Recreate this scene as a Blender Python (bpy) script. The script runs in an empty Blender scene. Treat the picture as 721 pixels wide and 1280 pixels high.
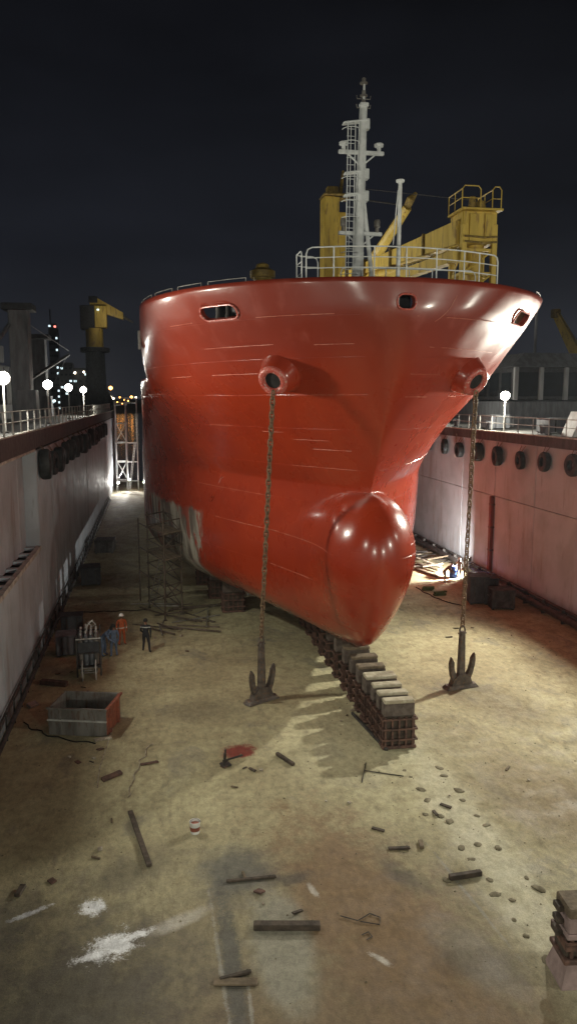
import bpy, bmesh, math, random, bisect
from mathutils import Vector, Matrix, Euler
random.seed(7)
R = math.radians
scene = bpy.context.scene
COL = scene.collection

# ------------------------------------------------------------------ camera, world, exposure
CAMZ, YAW, PITCH, FPX = 13.3, R(9.895), R(8.383), 950.0
cd = bpy.data.cameras.new('camera'); cam = bpy.data.objects.new('camera', cd); COL.objects.link(cam)
cam.location = (0, 0, CAMZ); cam.rotation_euler = (math.pi/2 - PITCH, 0, -YAW)
cd.sensor_fit = 'VERTICAL'; cd.sensor_height = 36; cd.lens = FPX/1280*36; cd.clip_end = 5000; cd.clip_start = .1
scene.camera = cam
scene.view_settings.view_transform = 'Standard'; scene.view_settings.look = 'None'
scene.view_settings.gamma = 1; scene.view_settings.exposure = 0.12
scene.cycles.use_denoising = True
scene.cycles.sample_clamp_indirect = 4
scene.cycles.max_bounces = 6
LAMP_W = 2300.0          # one dock flood lamp
LAMP_COL = (1.0, .965, .81)

world = bpy.data.worlds.new('World'); scene.world = world; world.use_nodes = True
def sky():
    nt = world.node_tree; nd = nt.nodes; lk = nt.links
    bg = nd['Background']
    tc = nd.new('ShaderNodeTexCoord')
    sep = nd.new('ShaderNodeSeparateXYZ'); lk.new(tc.outputs['Generated'], sep.inputs[0])
    rp = nd.new('ShaderNodeValToRGB'); lk.new(sep.outputs['Z'], rp.inputs[0])
    e = rp.color_ramp.elements
    e[0].position = 0.0; e[0].color = (.017, .0185, .024, 1)
    e[1].position = .55; e[1].color = (.0016, .0016, .0021, 1)
    m = e.new(.18); m.color = (.0075, .0085, .012, 1)
    mp = nd.new('ShaderNodeMapping'); mp.inputs['Scale'].default_value = (1, 1, 3); lk.new(tc.outputs['Generated'], mp.inputs[0])
    nz = nd.new('ShaderNodeTexNoise'); nz.inputs['Scale'].default_value = 2.2; nz.inputs['Detail'].default_value = 7; lk.new(mp.outputs[0], nz.inputs['Vector'])
    mr = nd.new('ShaderNodeMapRange'); mr.inputs[1].default_value = .35; mr.inputs[2].default_value = .75; mr.inputs[3].default_value = .7; mr.inputs[4].default_value = 1.6
    lk.new(nz.outputs[0], mr.inputs[0])
    vm = nd.new('ShaderNodeVectorMath'); vm.operation = 'SCALE'; lk.new(rp.outputs[0], vm.inputs[0]); lk.new(mr.outputs[0], vm.inputs['Scale'])
    lk.new(vm.outputs[0], bg.inputs[0]); bg.inputs[1].default_value = 1.0
sky()

# ------------------------------------------------------------------ pixel helpers (directions only; depth is given)
_f = Vector((math.sin(YAW)*math.cos(PITCH), math.cos(YAW)*math.cos(PITCH), -math.sin(PITCH)))
_r = Vector((math.cos(YAW), -math.sin(YAW), 0)); _u = _r.cross(_f)
def W(px, py, Y):
    d = _f*FPX + _r*(px-360.5) - _u*(py-640); return Vector((0, 0, CAMZ)) + d*(Y/d.y)
def G(px, py, z=0.):
    d = _f*FPX + _r*(px-360.5) - _u*(py-640); return Vector((0, 0, CAMZ)) + d*((z-CAMZ)/d.z)

# ------------------------------------------------------------------ materials
class NT:
    def __init__(s, name):
        s.m = bpy.data.materials.new(name); s.m.use_nodes = True
        s.t = s.m.node_tree; s.n = s.t.nodes; s.b = s.n['Principled BSDF']; s._pos = None
    def lk(s, a, b): s.t.links.new(a, b)
    def put(s, v, sock):
        if isinstance(v, bpy.types.NodeSocket): s.lk(v, sock)
        elif v is not None:
            if isinstance(v, tuple) and len(v) == 3 and sock.type == 'RGBA': v = (*v, 1)
            sock.default_value = v
    def pos(s):
        if s._pos is None: s._pos = s.n.new('ShaderNodeNewGeometry').outputs['Position']
        return s._pos
    def obj(s): return s.n.new('ShaderNodeTexCoord').outputs['Object']
    def xyz(s, v=None):
        q = s.n.new('ShaderNodeSeparateXYZ'); s.lk(v or s.pos(), q.inputs[0]); return q.outputs
    def math(s, op, a, b=None, clamp=False):
        q = s.n.new('ShaderNodeMath'); q.operation = op; q.use_clamp = clamp; s.put(a, q.inputs[0]); s.put(b, q.inputs[1]); return q.outputs[0]
    def scaled(s, v, sc):
        q = s.n.new('ShaderNodeMapping'); s.lk(v or s.pos(), q.inputs[0]); q.inputs['Scale'].default_value = sc; return q.outputs[0]
    def noise(s, scale, detail=4, vec=None, rough=.55, dist=0):
        q = s.n.new('ShaderNodeTexNoise'); s.lk(vec or s.pos(), q.inputs['Vector']); q.inputs['Scale'].default_value = scale
        q.inputs['Detail'].default_value = detail; q.inputs['Roughness'].default_value = rough; q.inputs['Distortion'].default_value = dist; return q.outputs[0]
    def range(s, v, a, b, c=0., d=1., smooth=False):
        q = s.n.new('ShaderNodeMapRange'); s.put(v, q.inputs[0])
        if smooth: q.interpolation_type = 'SMOOTHSTEP'
        for i, x in enumerate((a, b, c, d)): q.inputs[i+1].default_value = x
        return q.outputs[0]
    def mix(s, f, a, b):
        q = s.n.new('ShaderNodeMix'); q.data_type = 'RGBA'; s.put(f, q.inputs[0]); s.put(a, q.inputs[6]); s.put(b, q.inputs[7]); return q.outputs[2]
    def bump(s, h, strength=.3, dist=.02):
        q = s.n.new('ShaderNodeBump'); q.inputs['Strength'].default_value = strength; q.inputs['Distance'].default_value = dist; s.lk(h, q.inputs['Height']); s.lk(q.outputs[0], s.b.inputs['Normal'])
    def done(s, col=None, rough=None, metal=None):
        s.put(col, s.b.inputs['Base Color']); s.put(rough, s.b.inputs['Roughness']); s.put(metal, s.b.inputs['Metallic']); return s.m

def plain(name, c, c2=None, rough=.6, metal=0., scale=2.5, lo=.35, hi=.65, bump=.25, bscale=14, streak=False, dirt=None):
    t = NT(name); c2 = c2 or tuple(x*.62 for x in c)
    v = t.scaled(None, (1, 1, .22)) if streak else None
    n = t.noise(scale, 6, v); col = t.mix(t.range(n, lo, hi, smooth=True), c, c2)
    if dirt: col = t.mix(t.range(t.noise(scale*3.1, 7, v), .52, .68, 0, .85, True), col, dirt)
    t.bump(t.noise(bscale, 5), bump, .015)
    return t.done(col, t.range(t.noise(scale*2, 4), .3, .7, max(rough-.1, .05), min(rough+.12, 1)), metal)

def emit(name, c, s):
    m = bpy.data.materials.new(name); m.use_nodes = True; b = m.node_tree.nodes['Principled BSDF']
    b.inputs['Base Color'].default_value = (*c, 1); b.inputs['Emission Color'].default_value = (*c, 1); b.inputs['Emission Strength'].default_value = s
    return m

MT = {}
def hull_mat():
    t = NT('hull_paint'); x, y, z = t.xyz()
    big = t.noise(.35, 5); fine = t.noise(1.6, 7, t.scaled(None, (1, 1, .55)))
    col = t.mix(t.range(big, .35, .68, smooth=True), (.325, .034, .010), (.28, .027, .009))
    # duller, darker red with pinkish blotches above the knuckle line
    zz = t.math('ADD', z, t.math('MULTIPLY', t.math('SUBTRACT', t.noise(.5, 5), .5), 1.6))
    up = t.range(zz, 13.2, 16.2, 0, .85, True)
    col = t.mix(up, col, t.mix(t.range(fine, .52, .72, 0, .7, True), (.19, .027, .015), (.25, .056, .04)))
    # thin scuffs and overspray streaks
    sp = t.range(t.noise(13, 6, t.scaled(None, (.5, .5, 2.2)), .7), .74, .80, 0, .25, True)
    col = t.mix(sp, col, (.46, .20, .15))
    # blasted bare patch on the camera side of the hull, low down
    yy = t.math('ADD', y, t.math('MULTIPLY', t.math('SUBTRACT', t.noise(.9, 8, t.scaled(None, (1, 1, .4)), .68), .5), 7.5))
    edge = t.math('ADD', yy, t.math('MULTIPLY', z, .25))
    m1 = t.range(edge, 45.3, 45.6, 0, 1, True)
    m2 = t.range(yy, 54.6, 56.0, 1, 0, True)
    m3 = t.range(t.math('ADD', z, t.math('MULTIPLY', t.noise(1.3, 5), 1.6)), 7.55, 7.9, 1, 0, True)
    m4 = t.range(x, 4.6, 5.0, 1, 0)
    patch = t.math('MULTIPLY', t.math('MULTIPLY', m1, m2), t.math('MULTIPLY', m3, m4))
    bare = t.mix(t.range(t.noise(1.1, 7, t.scaled(None, (1, 1, .3))), .38, .6, smooth=True), (.42, .39, .33), (.12, .095, .08))
    bare = t.mix(t.range(t.noise(.7, 6, t.scaled(None, (1.3, 1.3, .5))), .56, .62, 0, .9, True), bare, (.26, .05, .03))
    col = t.mix(patch, col, bare)
    # shade of the bilge turning under, painted dark into the lowest plating
    col = t.mix(t.range(z, 2.25, 2.6, .6, 0, True), col, (.09, .03, .025))
    # plating: gentle dishing + brush marks
    h = t.math('ADD', t.math('MULTIPLY', t.noise(.8, 2), .55), t.math('MULTIPLY', t.noise(16, 3), .012))
    zone = t.math('MULTIPLY', t.range(z, 6.9, 7.9, 0, 1, True), t.range(z, 9.3, 9.9, 1, 0, True))
    zone = t.math('ADD', zone, t.range(z, 14.6, 16.4, 0, .6, True))
    br = t.noise(5, 7, t.scaled(None, (1, 1, .22)), .7)
    h = t.math('ADD', h, t.math('MULTIPLY', zone, t.math('MULTIPLY', br, .30)))
    t.bump(h, .34, .05)
    rg = t.math('ADD', t.range(t.noise(.8, 5), .35, .65, .24, .34, True), t.math('ADD', t.math('MULTIPLY', patch, .4), t.math('MULTIPLY', up, .08)))
    t.b.inputs['Specular IOR Level'].default_value = .4
    t.b.inputs['Coat Weight'].default_value = .55; t.b.inputs['Coat Roughness'].default_value = .16
    return t.done(col, rg)
MT['hull'] = hull_mat()

def floor_mat():
    t = NT('dock_floor_mud'); x, y, z = t.xyz()
    n1 = t.noise(.22, 6); n2 = t.noise(1.1, 8, None, .62); n3 = t.noise(6, 8, None, .65)
    warp = t.math('ADD', t.math('MULTIPLY', t.math('SUBTRACT', n2, .5), 1.6), t.math('MULTIPLY', t.math('SUBTRACT', n3, .5), .5))
    warp2 = t.math('ADD', t.math('MULTIPLY', t.math('SUBTRACT', t.noise(3.2, 6, None, .7), .5), 3.2), t.math('MULTIPLY', t.math('SUBTRACT', t.noise(22, 4, None, .6), .5), 1.6))
    col = t.mix(t.range(n1, .36, .64, smooth=True), (.41, .375, .225), (.30, .265, .155))
    col = t.mix(t.range(n2, .42, .74, 0, .6, True), col, (.22, .185, .115))
    trk = t.noise(1.5, 9, t.scaled(None, (1.5, .45, 1)), .72, .4)
    col = t.mix(t.range(trk, .50, .72, 0, .55, True), col, (.13, .105, .068))
    col = t.mix(t.range(t.noise(.5, 7, t.scaled(None, (1, .6, 1)), .6, .6), .55, .66, 0, .5, True), col, (.16, .15, .125))
    def blob(cx, cy, rx, ry, rot=0, edge=.35, amp=1., op=1., w=None):
        dx = t.math('SUBTRACT', x, cx); dy = t.math('SUBTRACT', y, cy); c, s = math.cos(R(rot)), math.sin(R(rot))
        u = t.math('DIVIDE', t.math('ADD', t.math('MULTIPLY', dx, c), t.math('MULTIPLY', dy, s)), rx)
        v = t.math('DIVIDE', t.math('SUBTRACT', t.math('MULTIPLY', dy, c), t.math('MULTIPLY', dx, s)), ry)
        d = t.math('SQRT', t.math('ADD', t.math('MULTIPLY', u, u), t.math('MULTIPLY', v, v)))
        d = t.math('ADD', d, t.math('MULTIPLY', w or warp, amp))
        return t.range(d, 1-edge, 1+edge*.3, op, 0, True)
    def over(c, *a, **k):
        nonlocal col
        col = t.mix(blob(*a, **k), col, c)
    brown = (.125, .078, .036)
    over((.14, .11, .075), 2, 12.5, 12, 9.5, 0, .7, .7, .7)
    over((.165, .10, .05), 5.3, 17.2, 2.6, 7.0, 12, .6, 1.1, .85)
    over((.15, .10, .055), 3.6, 13.2, 5, 3.2, 0, .7, 1.1, .75)          # rust brown sweep in front of the blocks
    over((.20, .15, .085), 13.6, 21.0, 3.2, 7.5, 20, .8, 1.1, .75)
    over(brown, -4.0, 24.5, 2.2, 9, 0, .7, .8, .2)
    over((.47, .445, .32), 9.4, 19.5, 1.1, 8.5, 0, .7, .6, .8)  # pale dried silt along the block line
    over((.46, .43, .28), 8.0, 27.0, 4.5, 4.5, 0, .7, .5, .55)
    over((.07, .062, .05), -2.2, 15.8, 3.6, 3.4, 0, .9, 1.1, .8)
    over((.085, .085, .08), 1.95, 19.9, 1.35, 1.5, 0, .7, .8, .8)      # oily stain
    over((.25, .24, .19), 2.75, 16.8, .85, 2.6, 0, .4, .45, .85)
    over((.075, .075, .07), 1.48, 16.2, .30, 3.4, 0, .6, .5, .8, warp2)
    over((.46, .46, .43), 1.20, 16.6, .06, 3.0, 1.5, .8, 1.1, .28, warp2)
    over((.46, .46, .43), 1.76, 14.9, .05, 1.2, -2, .8, 1.0, .35, warp2)
    over((.24, .23, .20), 8.05, 17.8, .06, 2.6, 6, .7, .6, .7, warp2)
    over((.20, .03, .022), 2.85, 27.35, .72, .60, 20, .35, .45, .95, warp2)   # spilt red paint
    for a in ((-1.95, 19.0, .36, .38, 0), (-1.35, 17.45, .62, .50, 30), (-.75, 17.75, .40, .16, 25), (-1.9, 17.15, .40, .16, 20), (-3.55, 19.05, .62, .10, 28)):
        over((.78, .79, .82), *a, edge=.6, amp=.9, op=.95, w=warp2)
    over((.50, .47, .42), .35, 18.1, .85, .3, 25, .6, .6, .6)
    over((.55, .54, .5), 5.0, 15.9, .35, .10, -50, .6, .6, .55, warp2)
    over((.55, .54, .5), 3.95, 18.7, .10, .35, 15, .6, .6, .5, warp2)
    over((.055, .05, .045), 3.4, 19.3, .9, .35, 10, .8, .9, .7)
    over((.07, .06, .045), -.9, 20.4, 1.6, .8, 25, .8, .9, .55)
    over((.07, .065, .055), 6.6, 18.9, .5, 1.1, 30, .7, .8, .6)
    over((.06, .055, .05), -4.3, 18.6, 1.3, 1.6, 0, .7, .8, .6)
    over((.19, .175, .14), 7.3, 15.6, .9, 1.7, 20, .6, .6, .6)  # shadow left of the foreground block stack, painted into the floor colour
    over((.10, .07, .04), 14.5, 30.5, 2.2, 3.5, 30, .8, .9, .5)
    over((.09, .07, .045), 1.5, 31.5, 2.4, 1.6, 0, .8, .9, .5)
    spk = t.range(t.noise(11, 6, None, .7), .62, .72, 0, .5, True)
    col = t.mix(spk, col, (.11, .085, .055))
    g1 = t.noise(26, 7, None, .75); g2 = t.noise(3.4, 9, t.scaled(None, (1.3, .8, 1)), .75, .3)
    q = t.n.new('ShaderNodeMix'); q.data_type = 'RGBA'; q.blend_type = 'MULTIPLY'; q.inputs[0].default_value = 1
    t.lk(col, q.inputs[6]); k = t.math('MULTIPLY', t.range(g1, .30, .70, .72, 1.28), t.range(g2, .36, .64, .76, 1.24))
    cc = t.n.new('ShaderNodeCombineXYZ'); [t.lk(k, cc.inputs[i]) for i in range(3)]; t.lk(cc.outputs[0], q.inputs[7]); col = q.outputs[2]
    h = t.math('ADD', t.math('MULTIPLY', n2, .8), t.math('ADD', t.math('MULTIPLY', n3, .5), t.math('MULTIPLY', g1, .22))); t.bump(h, .6, .06)
    return t.done(col, t.range(n2, .35, .65, .62, .95))
MT['floor'] = floor_mat()

def wall_mat(name, a, b, rust):
    t = NT(name); v = t.scaled(None, (1, 1, .16))
    col = t.mix(t.range(t.noise(.45, 6), .38, .64, smooth=True), a, b)
    col = t.mix(t.range(t.noise(1.3, 7, v), .54, .72, 0, .7, True), col, rust)
    col = t.mix(t.range(t.noise(3.5, 8, v), .60, .72, 0, .5, True), col, tuple(x*.45 for x in a))
    z = t.xyz()[2]
    low_tone = t.range(t.math('ADD', z, t.math('MULTIPLY', t.noise(1.2, 6), 1.2)), .7, 1.9, .75, 0, True)  # wall colour darkens towards the floor
    col = t.mix(low_tone, col, tuple(x*.4 for x in b))
    t.bump(t.noise(5, 6), .22, .03)
    return t.done(col, t.range(t.noise(2, 4), .3, .7, .5, .8))
MT['wall'] = wall_mat('dock_wall_paint', (.45, .50, .55), (.37, .41, .45), (.28, .25, .24))
MT['band'] = plain('dark_band_paint', (.085, .07, .068), (.05, .04, .04), .7, streak=True)
MT['cap'] = plain('worn_white_concrete', (.55, .52, .47), (.3, .28, .25), .8)
MT['deckplate'] = plain('dock_deck_plate', (.10, .10, .10), (.06, .055, .05), .7)
MT['white'] = plain('white_gloss_paint', (.70, .72, .72), (.55, .57, .57), .45, bump=.08)
MT['lwhite'] = plain('weathered_white_paint', (.50, .50, .48), (.33, .32, .3), .6)
MT['yellow'] = plain('crane_yellow_paint', (.66, .47, .09), (.52, .36, .06), .5, scale=1.2, dirt=(.26, .15, .05), streak=True, bump=.08)
MT['ydark'] = plain('yellow_grimy_paint', (.32, .22, .05), (.18, .12, .03), .6, dirt=(.08, .05, .025))
MT['chrome'] = plain('bright_steel', (.75, .75, .75), (.6, .6, .6), .22, 1., bump=.02)
MT['steel'] = plain('dark_steel', (.07, .065, .062), (.035, .03, .028), .6, .3)
MT['galv'] = plain('galvanised_tube', (.30, .29, .27), (.17, .155, .14), .5, .5)
MT['scaf'] = plain('rusty_scaffold_tube', (.13, .10, .08), (.07, .05, .035), .65, .3)
MT['chain'] = plain('rusty_chain_iron', (.22, .15, .09), (.12, .075, .045), .75, .2, scale=6)
MT['anchor'] = plain('anchor_iron', (.12, .098, .085), (.065, .052, .045), .6, .3, scale=3, dirt=(.17, .10, .06))
MT['tyre'] = plain('tyre_rubber', (.022, .027, .028), (.012, .014, .015), .6, bump=.5, bscale=9)
MT['timber'] = plain('old_timber', (.17, .13, .085), (.10, .075, .05), .85, scale=4, bump=.6)
MT['dtimber'] = plain('dark_wet_timber', (.075, .055, .04), (.04, .03, .022), .8, scale=4, bump=.6)
MT['rustframe'] = plain('rusty_block_steel', (.14, .075, .055), (.07, .042, .035), .75, .2, scale=4)
MT['blockcap'] = plain('pale_timber_cap', (.44, .40, .30), (.32, .28, .2), .85, scale=5, bump=.5)
MT['blockmid'] = plain('grey_block_concrete', (.125, .10, .085), (.08, .06, .05), .85, scale=4, bump=.4)
MT['mauve'] = plain('mauve_concrete', (.30, .22, .21), (.22, .16, .15), .85, scale=3, bump=.4)
MT['skip'] = plain('skip_grey_paint', (.185, .175, .16), (.11, .10, .09), .65, dirt=(.10, .06, .04), streak=True)
MT['orange'] = plain('orange_red_paint', (.27, .075, .04), (.17, .05, .03), .7, dirt=(.10, .06, .045))
MT['seam'] = plain('weld_bead_paint', (.50, .22, .16), (.40, .09, .05), .42, scale=5, bump=.1)
MT['lip'] = plain('hawse_lip_paint', (.46, .10, .075), (.36, .055, .04), .30, scale=4, dirt=(.55, .42, .38), bump=.15)
MT['dark'] = plain('hole_dark', (.012, .01, .01), (.008, .007, .007), .9)
MT['redbar'] = plain('fender_bar_rust', (.22, .05, .035), (.13, .04, .03), .75, streak=True)
MT['blue'] = plain('blue_drum_paint', (.03, .08, .35), None, .4)
MT['green'] = plain('olive_bundle', (.10, .12, .04), (.05, .06, .02), .8)
MT['stone'] = plain('mud_crust', (.22, .195, .13), (.13, .11, .07), .95, scale=6, bump=.8)
MT['scrap'] = plain('pale_scrap', (.42, .38, .3), (.2, .16, .12), .75, scale=5)
MT['nightwall'] = plain('harbour_grey_paint', (.17, .18, .20), (.11, .115, .13), .7, streak=True)
MT['nightdark'] = plain('harbour_dark_steel', (.045, .048, .055), (.03, .03, .035), .7)
MT['pale'] = plain('pale_vessel_paint', (.40, .41, .42), (.28, .29, .3), .6, streak=True)
MT['glass'] = plain('dark_window_glass', (.02, .025, .03), (.015, .018, .02), .08, bump=0.)
MT['roadwater'] = plain('harbour_water', (.008, .012, .016), (.006, .008, .011), .12, bump=.4, bscale=1.2)
MT['land'] = plain('far_shore_land', (.02, .02, .02), None, .9)
MT['lens'] = emit('lamp_lens_glow', (1, .96, .86), 60)
MT['slens'] = emit('small_lens_glow', (1, .97, .9), 40)
MT['shorewarm'] = emit('shore_light_warm', (1, .42, .10), 9)
MT['shorewhite'] = emit('shore_light_white', (1, .85, .62), 9)
MT['winlit'] = emit('lit_window', (.75, .95, 1), 1.3)
MT['redlit'] = emit('aviation_light', (1, .25, .2), 2.5)

# ------------------------------------------------------------------ mesh helpers
class MB:
    def __init__(s): s.v = []; s.f = []
    def add(s, vs, fs):
        o = len(s.v); s.v += [tuple(v) for v in vs]; s.f += [tuple(i+o for i in f) for f in fs]; return s
    def box(s, c, d, rot=None, taper=None):
        hx, hy, hz = d[0]/2, d[1]/2, d[2]/2; tx, ty = taper or (1, 1)
        vs = [Vector((x*hx*(tx if z > 0 else 1), y*hy*(ty if z > 0 else 1), z*hz)) for z in (-1, 1) for y in (-1, 1) for x in (-1, 1)]
        if rot: m = Euler(rot).to_matrix(); vs = [m @ v for v in vs]
        vs = [v+Vector(c) for v in vs]
        return s.add(vs, [(0, 2, 3, 1), (4, 5, 7, 6), (0, 1, 5, 4), (1, 3, 7, 5), (3, 2, 6, 7), (2, 0, 4, 6)])
    def cham(s, c, d, b=.03, rot=None):
        x, y, z = d[0]/2, d[1]/2, d[2]/2; vs = []
        for zz, q in ((-z, 1), (-z+b, 0), (z-b, 0), (z, 1)):
            i = b if q else 0; X, Y = x-i, y-i; k = b
            vs += [Vector(p) for p in ((-X+k, -Y, zz), (X-k, -Y, zz), (X, -Y+k, zz), (X, Y-k, zz), (X-k, Y, zz), (-X+k, Y, zz), (-X, Y-k, zz), (-X, -Y+k, zz))]
        fs = [tuple(range(7, -1, -1)), tuple(range(24, 32))]
        for r in range(3):
            for i in range(8): fs.append((r*8+i, r*8+(i+1) % 8, r*8+8+(i+1) % 8, r*8+8+i))
        if rot: m = Euler(rot).to_matrix(); vs = [m @ v for v in vs]
        return s.add([v+Vector(c) for v in vs], fs)
    def tube(s, p0, p1, r, n=8, r1=None, cap=True):
        p0, p1 = Vector(p0), Vector(p1); d = (p1-p0); r1 = r if r1 is None else r1
        q = d.to_track_quat('Z', 'Y'); vs = []
        for p, rr in ((p0, r), (p1, r1)):
            for i in range(n):
                a = 2*math.pi*i/n; vs.append(p + q @ Vector((rr*math.cos(a), rr*math.sin(a), 0)))
        fs = [(i, (i+1) % n, n+(i+1) % n, n+i) for i in range(n)]
        if cap: fs += [tuple(range(n-1, -1, -1)), tuple(range(n, 2*n))]
        return s.add(vs, fs)
    def path(s, pts, r, n=6, closed=False):
        pts = [Vector(p) for p in pts]; N = len(pts); vs = []; up = None
        for i, p in enumerate(pts):
            a = pts[(i-1) % N] if (closed or i) else p; b = pts[(i+1) % N] if (closed or i < N-1) else p
            t = (b-a).normalized()
            if up is None:
                up = Vector((0, 0, 1)) if abs(t.z) < .9 else Vector((1, 0, 0))
            x = t.cross(up)
            if x.length < 1e-4: x = t.cross(Vector((0, 1, 0)))
            x.normalize(); y = x.cross(t).normalized(); up = y
            rr = r[i] if isinstance(r, (list, tuple)) else r
            for k in range(n):
                q = 2*math.pi*k/n; vs.append(p + x*rr*math.cos(q) + y*rr*math.sin(q))
        fs = []
        for i in range(N if closed else N-1):
            j = (i+1) % N
            for k in range(n): fs.append((i*n+k, i*n+(k+1) % n, j*n+(k+1) % n, j*n+k))
        if not closed: fs += [tuple(range(n-1, -1, -1)), tuple(range((N-1)*n, N*n))]
        return s.add(vs, fs)
    def lathe(s, prof, n=20, mat=None, closed=False):
        vs = []; m = mat or Matrix()
        for (r, z) in prof:
            for i in range(n):
                a = 2*math.pi*i/n; vs.append(m @ Vector((r*math.cos(a), r*math.sin(a), z)))
        P = len(prof); fs = []
        for j in range(P if closed else P-1):
            k = (j+1) % P
            for i in range(n): fs.append((j*n+i, j*n+(i+1) % n, k*n+(i+1) % n, k*n+i))
        if not closed: fs += [tuple(range(n-1, -1, -1)), tuple(range((P-1)*n, P*n))]
        return s.add(vs, fs)
    def prism(s, pts, y0, y1):      # outline in x,z extruded along y
        n = len(pts); vs = [(x, y0, z) for x, z in pts] + [(x, y1, z) for x, z in pts]
        return s.add(vs, [tuple(range(n)), tuple(range(2*n-1, n-1, -1))] + [(i, n+i, n+(i+1) % n, (i+1) % n) for i in range(n)])
    def mesh(s, name, mat, smooth=False):
        me = bpy.data.meshes.new(name); me.from_pydata([tuple(v) for v in s.v], [], s.f); me.validate()
        if smooth:
            me.polygons.foreach_set('use_smooth', [True]*len(me.polygons))
            try: me.set_sharp_from_angle(angle=R(40))
            except Exception: pass
        if mat: me.materials.append(mat)
        return me
    def build(s, name, mat, parent=None, smooth=False, loc=None, rot=None):
        return ob(name, s.mesh(name, MT[mat] if isinstance(mat, str) else mat, smooth), parent, loc, rot)
def ob(name, data, parent=None, loc=None, rot=None):
    o = bpy.data.objects.new(name, data); COL.objects.link(o)
    if parent: o.parent = parent
    if loc is not None: o.location = loc
    if rot is not None: o.rotation_euler = rot
    return o
def tag(o, label, cat, group=None):
    o['label'] = label; o['category'] = cat
    if group: o['group'] = group
    return o
def thing(name, label, cat, loc=(0, 0, 0), rz=0, group=None):
    o = ob(name, None, None, loc, (0, 0, rz)); o.empty_display_size = .3; return tag(o, label, cat, group)
def struct(o): o['kind'] = 'structure'; return o
def stuff(o): o['kind'] = 'stuff'; return o
ORD = ['first', 'second', 'third', 'fourth', 'fifth', 'sixth', 'seventh', 'eighth', 'ninth', 'tenth', 'eleventh', 'twelfth', 'thirteenth', 'fourteenth', 'fifteenth', 'sixteenth', 'seventeenth', 'eighteenth', 'nineteenth', 'twentieth']
def copy_tree(o, parent=None):
    c = o.copy(); COL.objects.link(c); c.parent = parent
    for ch in list(o.children): copy_tree(ch, c)
    return c
def light(name, kind, loc, energy, col=LAMP_COL, parent=None, radius=.2, rot=None, spot=None, blend=.4):
    l = bpy.data.lights.new(name, kind); l.energy = energy; l.color = col; l.shadow_soft_size = radius
    if spot: l.spot_size = spot; l.spot_blend = blend
    o = ob(name, l, parent, loc, rot); return o
def aim(frm, to): return (Vector(to)-Vector(frm)).to_track_quat('-Z', 'Y').to_euler()

# ------------------------------------------------------------------ large structure: water, floor, dock walls
XL, XR, XC = -6.3, 24.4, 8.9
YN, YF = -44.0, 128.0
struct(MB().add([(-3000, -1500, -.6), (3000, -1500, -.6), (3000, 4000, -.6), (-3000, 4000, -.6)], [(0, 1, 2, 3)]).build('harbour_water', 'roadwater'))
def floor():
    m = MB(); nx, ny = 62, 180; x0, x1, y0, y1 = XL-.6, XR+.6, YN, YF
    rnd = random.Random(3)
    vs = [(x0+(x1-x0)*i/nx, y0+(y1-y0)*j/ny, rnd.uniform(-.012, .012)) for j in range(ny+1) for i in range(nx+1)]
    m.add(vs, [(j*(nx+1)+i, j*(nx+1)+i+1, (j+1)*(nx+1)+i+1, (j+1)*(nx+1)+i) for j in range(ny) for i in range(nx)])
    struct(m.build('dock_floor', 'floor', smooth=True))
floor()

def right_wall():
    t = thing('dock_wall', 'mauve painted steel dock wing wall on the far right behind the hanging tyres', 'wall', (XR, 0, 0))
    MB().box((2.1, (YN+YF)/2, 5.3), (3.98, YF-YN, 10.6)).build('wall_core', 'band', t)
    me = {}
    y = YN
    while y < YF-3:
        for z0, z1 in ((.02, 6.30), (6.34, 10.34)):
            k = z0
            if k not in me: me[k] = MB().cham((0, 0, 0), (.10, 5.94, z1-z0), .012).mesh('wall_plate', MT['wall'])
            ob('wall_plate', me[k], t, (.06+random.uniform(-.008, .008), y+3, (z0+z1)/2))
        y += 6
    MB().box((-.02, (YN+YF)/2, 10.67), (.28, YF-YN, .62)).build('deck_edge_band', 'band', t)
    MB().box((2.95, (YN+YF)/2, 10.81), (5.64, YF-YN, .40)).build('walkway_deck', 'deckplate', t)
    MB().box((-.04, (YN+YF)/2, 11.03), (.36, YF-YN, .07)).build('coping', 'cap', t)
right_wall()

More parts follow.
